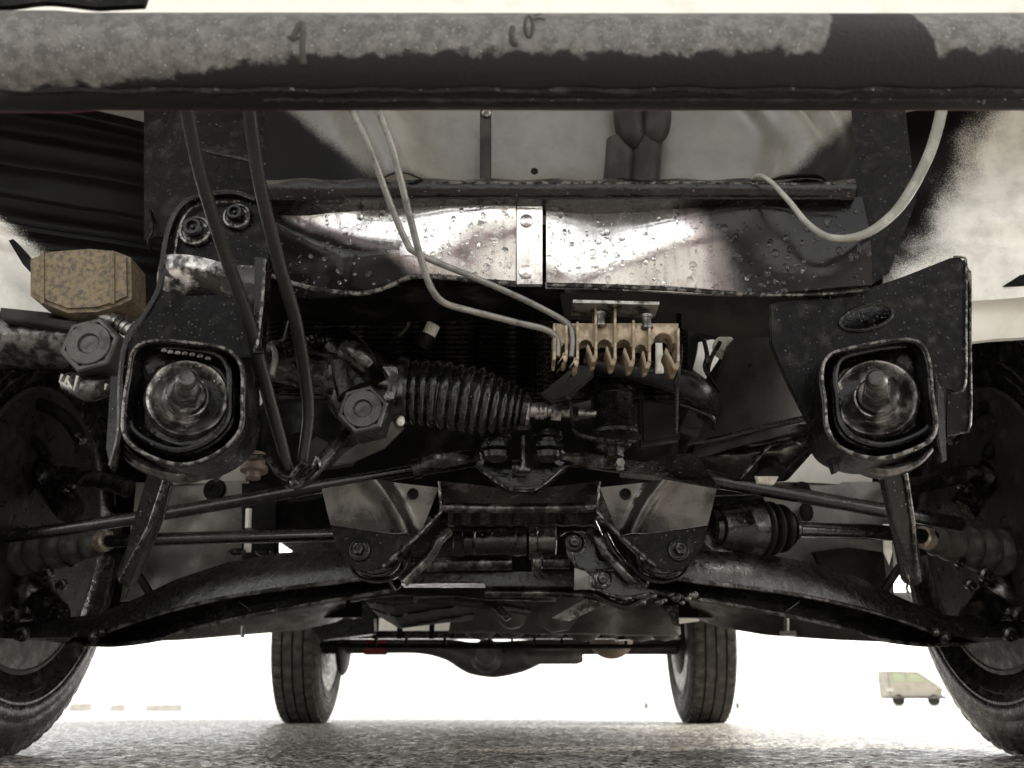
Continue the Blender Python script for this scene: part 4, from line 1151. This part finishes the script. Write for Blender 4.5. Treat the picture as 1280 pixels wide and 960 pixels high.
g = G(); g.plate(pl(smooth2([(712, 668), (730, 664), (742, 676), (748, 700), (770, 704), (790, 722), (812, 738), (800, 748), (770, 744), (752, 740), (730, 730), (718, 706), (708, 690)], 3), 1.08), .008, bevel=.002)
lb = part('link_bracket', g, M_wet)
bolt(lb, 718, 678, 1.078, 12, m=M_steel, mring=M_wet); bolt(lb, 753, 724, 1.078, 12, m=M_steel, mring=M_edge)
g = G(); g.plate(pl([(718, 710), (730, 712), (742, 724), (744, 736), (718, 737)], 1.07), .004); build('folded_tab', g, M_shield, lb)
g = G()
g.tube([P(*p) for p in ((716, 690, 1.07), (720, 706, 1.07), (732, 712, 1.07), (768, 712, 1.07))], .0013, n=6, smooth=4)
g.tube([P(*p) for p in ((738, 718, 1.066), (742, 734, 1.066), (756, 738, 1.066), (766, 744, 1.066), (786, 746, 1.066), (808, 742, 1.066))], .0014, n=6, smooth=4)
g.tube([P(*p) for p in ((700, 670, 1.07), (712, 664, 1.07), (728, 668, 1.07), (732, 682, 1.07), (724, 692, 1.07))], .0013, n=6, smooth=4)
build('edge_bead', g, M_edge, lb)
for p in (((756, 668, 1.1), (768, 690, 1.1), (788, 715, 1.1), (806, 732, 1.1)), ((740, 650, 1.12), (760, 690, 1.12), (796, 730, 1.1))):
    part('brace_tube', G().tube([P(*q) for q in p], .005, n=12, smooth=4), M_rod)
g = G(); g.plate(pl([(712, 776), (690, 772), (738, 745), (748, 744), (762, 752)], 1.5), .012, bevel=.003); part('bright_link', g, M_steel2, label='bright wet bare link')
g = G()
for i in range(16):
    u = 766 + 9 * i * .8; g.ball(P(u, 748 + 5 * sin(i * 1.7), 1.1), .0030 + .001 * (i % 3), 8, (1.3, .7, .9))
part('chain_of_clips', g, M_steel, kind='stuff')
g = G(); g.tube([P(*p) for p in ((742, 742, 1.1), (762, 752, 1.1), (782, 758, 1.1), (800, 750, 1.1), (812, 742, 1.1))], .004, n=8, smooth=5); part('brace_tube', g, M_wet)

# --- lower control arms
def arm(flip):
    X = (lambda u: u) if not flip else (lambda u: 1298 - u)
    def L(pts): return [P(X(p[0]), p[1], p[2]) for p in pts]
    top = L([(500, 700, 1.10), (430, 688, 1.12), (350, 691, 1.16), (280, 704, 1.2), (220, 724, 1.24), (170, 748, 1.28), (120, 768, 1.32), (20, 778, 1.36), (-40, 778, 1.4)])
    mid = L([(500, 716, 1.09), (430, 727, 1.10), (350, 737, 1.13), (280, 748, 1.17), (220, 762, 1.20), (170, 777, 1.24), (120, 795, 1.28), (20, 798, 1.34), (-40, 798, 1.38)])
    low = L([(494, 738, 1.10), (420, 750, 1.12), (350, 763, 1.15), (280, 777, 1.19), (240, 786, 1.22), (200, 799, 1.24), (150, 806, 1.28), (120, 806, 1.30), (90, 804, 1.33)])
    g = G(); g.skin(top, mid, lambda a, b, p: -.007 * sin(pi * b) + .001 * noise.noise(p * 40), 80, 16, .004)
    ar = part('control_arm', g, M_arm)
    g = G(); g.skin(mid[:7] + [mid[7]], low, lambda a, b, p: .035 * sin(pi * b) + .001 * noise.noise(p * 30), 70, 12, .004); build('arm_underside', g, M_wet, ar)
    g = G(); g.tube([p + V((0, -.003, 0)) for p in mid[:7]], .0026, n=8, smooth=6); g.tube([p + V((0, -.003, 0)) for p in low], .0026, n=8, smooth=6)
    build('pressed_flange', g, M_steel, ar)
    g = G(); g.tube(L([(494, 738, 1.098), (488, 726, 1.09), (500, 714, 1.09)]), .0022, n=6, smooth=3); build('edge_bead', g, M_edge, ar)
    g = G(); g.ball(P(X(118), 796, 1.27), .008, 12); g.ball(P(X(128), 790, 1.26), .006, 12); build('arm_bolt', g, M_steel, ar)
    g = G(); g.tube(L([(300, 752, 1.185), (322, 768, 1.18)]), .0016, n=6); build('rib', g, M_wet, ar)
M_arm = mat('damp_black_arm', (.014, .0135, .0125), .32, .05, (.075, .07, .062), 60, .60, .80, .6, 190, drops=.3, rvar=.18, spec=.3, coat=.35)
arm(False); arm(True)

# --- drive shafts
kd = mpp(300, 670, 1.22)
part('drive_shaft', G().tube([P(425, 668, 1.16), P(300, 671, 1.22), P(120, 677, 1.28)], 8.5 * kd, n=18), M_rod)
part('drive_shaft', G().tube([P(985, 661, 1.18), P(1080, 664, 1.24), P(1170, 672, 1.28)], 10 * kd, n=18), M_rod)
def boot(a, b, Y0, Y1, r0, r1, nr, m, amp=5):
    A, B = P(*a, Y0), P(*b, Y1); k = mpp(*a, Y0)
    N = nr * 8; prof = []
    L = (B - A).length
    for i in range(N + 1):
        t = i / N; prof.append((t * L, (r0 + (r1 - r0) * t - amp + 2 * amp * abs(sin(pi * nr * t)) ** .7) * k))
    g = G(); g.lathe(A, B - A, prof, n=34); return part('axle_boot', g, m), A, (B - A).normalized(), k
M_boot2 = mat('dusty_boot', (.03, .028, .025), .4, 0, (.065, .06, .052), 60, .45, .65, .3, 220)
b_, A, D, k = boot((128, 677), (26, 692), 1.28, 1.36, 13, 30, 5, M_boot2)
g = G(); g.lathe(A, D, [(-.012, 11 * k), (-.010, 13 * k), (.004, 13 * k), (.006, 11 * k)], n=26); build('clamp_band', g, M_gold2 := mat('brassy_band', (.42, .35, .27), .35, .6, (.15, .12, .09), 50), b_)
g = G(); g.lathe(P(26, 692, 1.36), D, [(0, 32 * k), (.012, 34 * k), (.02, 34 * k), (.06, 30 * k)], n=30); build('joint_housing', g, M_rubw, b_)
b_, A, D, k = boot((1158, 673), (1252, 692), 1.28, 1.36, 13, 30, 5, M_boot2)
g = G(); g.lathe(A, D, [(-.012, 11 * k), (-.010, 14 * k), (.004, 14 * k), (.006, 11 * k)], n=26); build('clamp_band', g, M_gold2, b_)
g = G(); g.lathe(P(1252, 692, 1.36), D, [(0, 32 * k), (.012, 34 * k), (.02, 34 * k), (.06, 30 * k)], n=30); build('joint_housing', g, M_rubw, b_)
k = mpp(930, 660, 1.17)
g = G(); A, B = P(884, 660, 1.14), P(1000, 661, 1.19)
g.lathe(A, B - A, [(0, 9 * k), (.003, 22 * k), (.008, 25 * k), (.010, 22 * k), (.012, 27 * k), (.04, 31 * k), (.044, 34 * k), (.05, 35 * k), (.056, 34 * k), (.066, 36 * k), (.068, 34 * k)], n=40)
cv = part('axle_joint', g, M_rod)
g = G(); prof = []
L = (B - A).length
for i in range(41):
    t = i / 40; prof.append((.068 + t * .048, (34 - 9 * t - 9 + 13 * abs(sin(pi * (3 * t + .15))) ** .6) * k))
prof += [(.118, 12 * k), (.119, 15 * k), (.128, 15 * k), (.129, 10 * k)]
g.lathe(A, B - A, prof, n=36); build('joint_boot', g, M_rub, cv)
g = G(); g.lathe(A + (B - A).normalized() * .120, B - A, [(-.002, 15.6 * k), (.006, 15.6 * k)], n=26); build('clamp_band', g, M_rod, cv)

# --- glossy folded bracket right of centre
g = G()
g.skin([P(u, v, y) for u, v, y in ((862, 556, 1.04), (940, 545, 1.02), (1000, 532, 1.0), (1018, 530, .98))], [P(u, v, y) for u, v, y in ((862, 585, 1.06), (920, 600, 1.06), (985, 600, 1.05), (1020, 560, 1.0))],
       lambda a, b, p: .012 * sin(3 * pi * b) + .006 * sin(6 * a + 5 * b), 40, 26, .004)
gb = part('folded_bracket', g, M_flash3)
g = G(); g.tube([P(*p) for p in ((925, 598, 1.03), (948, 572, 1.02), (965, 556, 1.01), (990, 553, 1.0), (1000, 556, 1.0))], .0022, n=6, smooth=4)
g.tube([P(*p) for p in ((945, 545, 1.0), (962, 536, 1.0), (980, 534, 1.0), (1002, 532, 1.0))], .003, n=6, smooth=4, wob=.3); build('edge_bead', g, M_edge, gb)
part('wire', G().tube([P(*p) for p in ((860, 555, 1.0), (900, 548, .99), (960, 533, .97), (1020, 520, .95))], .0035, n=8, smooth=4), M_wet)
g = G(); g.lathe(P(963, 588, 1.03), V((0, -.4, -1)), [(-.01, .012), (0, .012), (.001, .016), (.006, .016)], n=20); build('bump_stop', g, M_rub, gb)
g = G(); g.plate(pl([(945, 594), (975, 594), (968, 605), (948, 603)], 1.03), .01); build('stop_tab', g, M_white, gb)
g = G(); g.skin([P(u, v, .99) for u, v in ((775, 588), (830, 570), (870, 566))], [P(u, v, 1.04) for u, v in ((775, 596), (840, 602), (900, 610))], lambda a, b, p: .004 * noise.noise(p * 30), 20, 8, .004); part('folded_bracket', g, M_wet)

# --- splash shields and light paint seen past them
def panel(name, pts, Y, m, d=None, th=.004, **kw):
    n = len(pts) // 2
    g = G(); g.skin([P(*p, Y) for p in pts[:n]], [P(*p, Y + .02) for p in pts[n:]], d or (lambda a, b, p: .006 * sin(a * 5 + b * 3) + .004 * noise.noise(p * 9)), 30, 24, th)
    return part(name, g, m, **kw)
panel('chassis_rail', [(196, 580), (262, 572), (305, 572), (196, 606), (262, 604), (305, 604)], 1.34, M_cream, label='cream painted rail')
s1 = panel('splash_shield', [(170, 603), (240, 602), (312, 602), (150, 752), (240, 742), (330, 712)], 1.36, M_shield)
g = G(); g.lathe(P(268, 612, 1.355), YA, [(0, .016), (.003, .014), (.002, .006), (-.002, .004)], n=20); build('rubber_bung', g, M_rub, s1)
panel('chassis_rail', [(940, 560), (1020, 556), (1092, 560), (940, 602), (1020, 604), (1092, 606)], 1.34, M_cream, label='cream painted rail with black flaking underseal')
s2 = panel('splash_shield', [(960, 600), (1040, 602), (1112, 604), (940, 712), (1030, 726), (1120, 745)], 1.36, M_shield)
g = G(); g.lathe(P(1003, 612, 1.355), YA, [(0, .012), (.003, .011), (.002, .005), (-.002, .004)], n=20); g.ball(P(1008, 640, 1.35), .010, 12, (1.0, .3, 1.4)); build('rubber_bung', g, M_rub, s2)
g = G(); g.plate(pl([(1016, 690), (1060, 684), (1105, 690), (1110, 745), (1040, 735)], 1.33), .01); part('dark_flap', g, M_dark)
g = G(); g.plate(pl([(1104, 655), (1114, 655), (1116, 690), (1112, 706), (1105, 690)], 1.3), .004); part('pale_tab', g, M_cream)
g = G(); g.plate(pl([(302, 604), (345, 604), (345, 712), (302, 704)], 1.32), .02); part('dark_flap', g, M_dark)
g = G(); g.tube([P(311, 636, 1.28), P(310, 660, 1.28)], .0042, n=10); part('pale_pin', g, M_cream); g = G(); g.tube([P(310, 680, 1.28), P(309, 690, 1.28)], .0048, n=10); part('pale_pin', g, M_cream)
for u in (296, 330):
    g = G(); g.ball(P(u, 690, 1.27), .009, 10, (1.4, .8, .6)); part('clip_foot', g, M_steel)

# --- hubs, knuckles and brakes at both sides
def hub(s):
    X = (lambda u: u) if s < 0 else (lambda u: 1290 - u)
    for pts, r in ((((50, 600, 1.30), (70, 592, 1.3), (120, 600, 1.28), (160, 610, 1.26)), .012), (((20, 560, 1.4), (60, 600, 1.36), (90, 640, 1.34)), .02), (((10, 740, 1.4), (50, 752, 1.36), (70, 772, 1.34)), .022)):
        part('knuckle_arm', G().tube([P(X(u), v, y) for u, v, y in pts], r, n=14, smooth=4, wob=.1), M_wet2)
    g = G(); c = P(X(10), 640, 1.42)
    g.lathe(c, V((-s, 0, 0)), [(-.06, .09), (-.02, .115), (0, .12), (.004, .11), (.004, .07), (.03, .06), (.05, .045)], n=36)
    kn = part('knuckle', g, M_wet2)
    g = G(); g.lathe(P(X(40), 745, 1.36), V((.1, -.3, -1)), [(-.03, .018), (-.01, .026), (0, .026), (.01, .020), (.02, .012), (.03, .012)], n=24); build('ball_joint', g, M_steel, kn)
    for u, v, r in ((60, 718, .010), (92, 700, .009), (80, 730, .007), (18, 768, .012), (30, 792, .010), (90, 605, .007), (82, 612, .006)):
        g = G(); g.lathe(P(X(u), v, 1.32), V((.2 * s, -1, -.3)), [(0, r), (.006, r), (.008, r * .6), (.014, r * .6)], n=12); build('bolt', g, M_steel, kn)
    # coil spring seat arcs above
    for (c_, R, rr) in (((38, 560), 60, .006), ((30, 570), 74, .010), ((10, 585), 50, .008)):
        g = G(); g.tube([P(X(c_[0] + R * cos(a)), c_[1] - R * .9 * sin(a), 1.34) for a in [radians(18 + 13 * i) for i in range(11)]], rr, n=10); part('arch_ring', g, M_rub)
    g = G(); g.tube([P(X(96), 545, 1.32), P(X(104), 552, 1.32)], .007, n=10); part('bolt_stub', g, M_steel)
    g = G(); g.tube([P(X(20), 690, 1.34), P(X(140), 690, 1.3), P(X(200), 760, 1.3)], .006, n=8, smooth=5); part('brake_hose', g, M_rub)
hub(-1); hub(1)
part('arch_panel', G().plate(pl([(1180, 630), (1200, 690), (1200, 720), (1165, 650)], 1.34), .01), M_prim)

# --- wheels
def wheel(cx, cy, R, W, name, front, s):
    """s: side the outer face looks to"""
    e = empty(name, (cx, cy, 0), car)
    rim_r = R * .62
    def prof(n=1):
        p = []
        h = W / 2
        side = [(-h * .80, rim_r * 1.0), (-h * .90, rim_r * 1.04), (-h * .99, rim_r * 1.15), (-h * 1.0, rim_r * 1.17), (-h * .975, rim_r * 1.18), (-h * 1.0, R * .76), (-h * 1.02, R * .765), (-h * 1.02, R * .775), (-h * 1.0, R * .78), (-h * 1.02, R * .80), (-h * 1.0, R * .84), (-h * .995, R * .845), (-h * 1.0, R * .855), (-h * .97, R * .90), (-h * .955, R * .905), (-h * .95, R * .915), (-h * .90, R * .955), (-h * .84, R * .975)]
        tread = []
        for g0, g1 in ((-.84, -.46), (-.40, -.02), (.04, .42), (.48, .84)):
            tread += [(h * g0 if g0 > -.84 else -h * .83, R * .965 if g0 > -.84 else R * .978), (h * g0 + .001, R * (.992 if abs(g0) > .6 else .999)), (h * (g0 + g1) / 2, R), (h * g1 - .001, R * (.994 if g1 > .6 else .999)), (h * g1, R * .965 if g1 < .8 else R * .978)]
        return side + tread + [(-t, r) for t, r in reversed(side)]
    N = 240 if front else 180
    def mod(t, r, a):
        if r > R * .93:
            ph = (a * N / (2 * pi))
            blk = int(round(ph)) % 4
            if abs(t) > W * .26:
                if blk == 0: return r - R * (.007 if front else .022)
            elif r > R * .99 and (int(round(ph + t * 400)) % 5 == 0): return r - R * (.008 if front else .018)
        return r
    g = G(); g.lathe((cx, cy, R), (1, 0, 0), prof(), n=N, mod=mod)
    g.f = [f for f in g.f if len(f) == 4]
    build('tyre', g, M_tyrew if front else M_tyre, e, sharp=30)
    # rim: deep barrel seen from the inboard side, disc near the outer side
    h = W / 2; i_ = -s
    def bar(pr): return [(t, r) for t, r in pr]
    pr = [(i_ * h * .92, rim_r * 1.05), (i_ * h * .94, rim_r * 1.02), (i_ * h * .86, rim_r * .985), (i_ * h * .70, rim_r * .97), (i_ * h * .66, rim_r * .92), (i_ * h * .2, rim_r * .90), (i_ * h * -.2, rim_r * .87), (i_ * h * -.5, rim_r * .85), (i_ * h * -.6, rim_r * .8), (i_ * h * -.62, rim_r * .5), (i_ * h * -.55, .02), (i_ * h * -.6, .02), (i_ * h * -.70, rim_r * .5), (i_ * h * -.8, rim_r * .97), (i_ * h * -.92, rim_r * 1.05)]
    g = G(); g.lathe((cx, cy, R), (1, 0, 0), pr, n=64); build('rim', g, M_rim, e)
    g = G(); g.lathe((cx, cy, R), (1, 0, 0), [(i_ * h * -.1, .02), (i_ * h * -.1, rim_r * .74), (i_ * h * .05, rim_r * .74), (i_ * h * .05, rim_r * .4), (i_ * h * .5, rim_r * .36), (i_ * h * .5, .03)], n=48); build('brake_disc', g, M_steel, e)
    g = G()
    N2 = 30
    vs = []
    for j, (t, r) in enumerate(((i_ * h * .15, rim_r * .4), (i_ * h * .2, rim_r * .80), (i_ * h * .12, rim_r * .82))):
        for q_ in range(N2): 
            a = radians(-60 + 300 * q_ / (N2 - 1)); vs.append((cx + t, cy + r * cos(a), R + r * sin(a)))
    g.add(vs, [(j * N2 + q_, j * N2 + q_ + 1, (j + 1) * N2 + q_ + 1, (j + 1) * N2 + q_) for j in range(2) for q_ in range(N2 - 1)])
    build('dust_shield', g, M_rub, e)
    return e
wheel(-.785, 1.40, .318, .205, 'wheel', True, -1)
wheel(.785, 1.40, .318, .205, 'wheel', True, 1)
wheel(-.755, 3.72, .318, .165, 'wheel', False, -1)
wheel(.70, 3.72, .318, .165, 'wheel', False, 1)

# --- things towards the rear
YX = 3.7
k = mpp(640, 808, YX)
g = G()
ax = P(420, 808, YX), P(858, 808, YX)
g.tube([P(372, 806, YX), P(420, 807, YX), P(520, 807, YX), P(560, 812, YX), P(590, 822, YX), P(618, 824, YX), P(650, 820, YX), P(690, 810, YX), P(730, 808, YX), P(860, 808, YX), P(878, 808, YX)],
       [.03, .03, .028, .038, .058, .066, .058, .038, .03, .03, .03], n=24, smooth=6)
axl = part('rear_axle', g, M_cast)
g = G(); g.lathe(P(608, 820, YX - .07), YA, [(0, .062), (.02, .058), (.04, .045), (.06, .035), (.10, .035)], n=10); build('pinion_nose', g, M_cast, axl)
g = G(); g.tube([P(456, 808, YX - .004), P(484, 808, YX - .004)], .031, n=20); build('red_band', g, M_red, axl)
g = G(); g.lathe(P(655, 822, 3.4), V((1, 0, 0)), [(0, .01), (.01, .022), (.18, .022), (.2, .015)], n=18); part('rear_shackle', g, M_cast)
g = G(); g.ball(P(764, 800, 3.1), .068, 26, (1, 1.4, .85)); part('muffler', g, M_brown, label='brown rusty round muffler')
Yb_ = 2.55; kb = mpp(640, 797, Yb_)
g = G(); g.box(P(625, 794, Yb_), (450 * kb, .05, 9 * kb)); bx_ = part('rear_crossmember', g, M_wet)
g = G()
for u in (470, 508, 556, 612, 640, 668, 702, 735, 782): g.box(P(u, 801, Yb_ + .02), (3 * kb, .02, 9 * kb))
build('hanger_pin', g, M_dark, bx_)
g = G(); g.tube([P(400, 807, 2.6), P(560, 808, 2.6), P(700, 808, 2.6), P(845, 808, 2.6)], .006, n=8); part('brake_pipe', g, M_dark)
# gearbox pan, left of centre
def pan_d(a, b, p): return .10 * (a - .5) ** 2 - .05 * sin(pi * b) - .012 * (sin(b * 24 + a * 5) > .3)
g = G(); g.skin([P(u, v, 1.95) for u, v in ((448, 738), (520, 734), (612, 728))], [P(u, v, 2.0) for u, v in ((470, 768), (500, 786), (590, 774))], pan_d, 30, 26, .01)
part('gearbox_pan', g, M_cast)
g = G(); g.skin([P(u, v, 2.1) for u, v in ((580, 728), (680, 728), (800, 735))], [P(u, v, 2.1) for u, v in ((560, 790), (680, 792), (850, 794))], lambda a, b, p: .05 * noise.noise(p * 9) - .04 * sin(pi * b), 40, 20, .02)
part('transfer_case', g, M_cast)
g = G(); g.lathe(P(695, 760, 2.0), YA, [(0, .05), (.02, .05), (.03, .02)], n=9); g.lathe(P(640, 768, 2.0), YA, [(0, .03), (.03, .03), (.04, .012)], n=12); part('case_boss', g, M_cast)
g = G(); g.plate(pl([(590, 735), (608, 735), (640, 772), (632, 776)], 1.8), .01); part('case_rib', g, M_steel)
g = G(); g.plate(pl([(770, 800), (800, 760), (848, 756), (850, 796)], 2.3), .05); part('frame_gusset', g, M_wet)
g = G(); g.plate(pl([(452, 745), (466, 745), (468, 792), (402, 800), (388, 785), (430, 775), (452, 772)], 2.4), .05); part('frame_gusset', g, M_wet)
g = G(); g.tube([P(520, 748, 1.7), P(600, 755, 1.8), P(660, 764, 1.9)], .008, n=8, smooth=4); part('brake_pipe', g, M_rub)
for u in (470, 500, 540, 566): 
    g = G(); g.box(P(u, 783, 2.5), (.012, .02, .06)); part('hanger_post', g, M_dark)
for u in (600, 640, 690, 730, 765, 800, 830): 
    g = G(); g.ball(P(u, 786 + 3 * sin(u), 2.2), .03, 10, (1.3, 1, .8)); part('bolt_boss', g, M_cast)
# floor and sills visible between the wheels
g = G(); g.skin([P(u, 742, 2.6) for u in (380, 640, 905)], [P(u, 772, 2.6) for u in (380, 640, 905)], lambda a, b, p: .02 * noise.noise(p * 7), 20, 8, .02)
part('tunnel_panel', g, M_dark)
g = G(); g.skin([P(u, v, 2.35) for u, v in ((100, 740), (250, 740), (432, 745))], [P(u, v, y) for u, v, y in ((60, 806, 2.2), (225, 800, 2.4), (345, 790, 2.6), (405, 785, 2.7), (436, 768, 2.8))], lambda a, b, p: -.03 * sin(pi * b), 30, 14, .01)
part('side_sill', g, M_shield)
g = G(); g.tube([P(304, 782, 2.3), P(303, 797, 2.3)], .005, n=8); part('jacking_pin', g, M_pipe)
g = G(); g.skin([P(u, v, 2.35) for u, v in ((858, 745), (1000, 740), (1190, 740))], [P(u, v, y) for u, v, y in ((865, 770, 2.8), (900, 784, 2.6), (960, 794, 2.4), (1050, 800, 2.3), (1200, 806, 2.2))], lambda a, b, p: -.03 * sin(pi * b), 30, 14, .01)
part('side_sill', g, M_prim)
g = G(); g.tube([P(983, 772, 2.1), P(983, 790, 2.1)], .006, n=8); g.box(P(985, 792, 2.1), (.03, .02, .010)); part('jacking_pin', g, M_pipe)
g = G(); g.plate(pl([(842, 768), (858, 756), (876, 768), (874, 776), (842, 780)], 3.0), .02); part('rear_paint_corner', g, M_cream)
for X_ in (-.60, .60):
    g = G(); g.lathe((X_ - .0, 3.72, .318), (1 if X_ > 0 else -1, 0, 0), [(0, .03), (.02, .14), (.03, .15), (.04, .14)], n=30); part('brake_backplate', g, M_rub)
    g = G(); g.tube([V((X_ * .86, 3.6, .62)), V((X_ * .9, 3.62, .30))], .022, n=14); part('shock_absorber', g, M_cast)

# ------------------------------------------------------------------ far things
def flat_d(a, b, p): return 0
vx, vy = P(1147, 884, 24).x, 24
van = empty('parked_van', (vx, vy, 0)); tag(van, 'pale beige small van parked far off beyond the right front tyre', 'van')
g = G(); g.plate([V((vx - .62 + x, vy, z)) for x, z in ((0, .16), (0, .80), (.75, .78), (1.15, .50), (1.25, .42), (1.27, .16))], .7, bevel=.03)
M_van = mat('pale_beige_paint', (.40, .36, .29), .5, 0, (.32, .29, .24), 3)
build('body', g, M_van, van)
g = G(); g.plate([V((vx - .62 + x, vy - .01, z)) for x, z in ((.10, .54), (.10, .74), (.40, .73), (.40, .54))], .02, bevel=0)
build('side_window', g, mat('green_glass', (.36, .40, .26), .3), van)
g = G(); g.plate([V((vx - .62 + x, vy - .01, z)) for x, z in ((.46, .54), (.46, .73), (.72, .71), (.92, .54))], .02, bevel=0); build('side_window', g, MATS['green_glass'], van)
for x, z in ((-.60, .36), (.62, .36)):
    g = G(); g.box((vx + x, vy + .02, z), (.05, .3, .07)); build('headlight' if x > 0 else 'tail_light', g, M_white, van)
g = G(); g.box((vx, vy + .1, .19), (1.30, .5, .06)); build('bumper', g, M_shield, van)
for x in (-.42, .42):
    g = G(); g.lathe((vx + x, vy - .02, .13), (0, 1, 0), [(0, .13), (.1, .13)], n=18); build('wheel', g, M_tyre, van)
for i, (u0, u1, v0, v1, lab) in enumerate(((92, 120, 880, 894, 'tan concrete block standing beside the left front tyre'), (143, 161, 885, 891, 'small dark slab lying between tan block and long low kerb'), (186, 232, 885, 890, 'long low grey kerb stone far behind the left sill'))):
    Y = 10.0
    zt = max(.05, P(u0, v0, Y).z); x0, x1 = P(u0, 885, Y).x, P(u1, 885, Y).x
    g = G(); g.box(((x0 + x1) / 2, Y, zt / 2), (x1 - x0, .2, zt), taper=.93)
    o = build('kerb_block', g, mat('tan_concrete', (.50, .48, .42), .8, 0, (.4, .38, .33), 8)); tag(o, lab, 'block', 'low blocks at the edge of the yard')
for u, v, lab in ((808, 886, 'tiny dark post just left of the right rear tyre'), (922, 882, 'tiny dark post just right of the right rear tyre')):
    Y = 14; c = P(u, v, Y); g = G(); g.lathe((c.x, Y, 0), (0, 0, 1), [(0, .022), (max(.06, c.z), .02), (max(.06, c.z) + .02, .008)], n=10)
    o = build('bollard', g, M_shield); tag(o, lab, 'post', 'small posts behind the car')
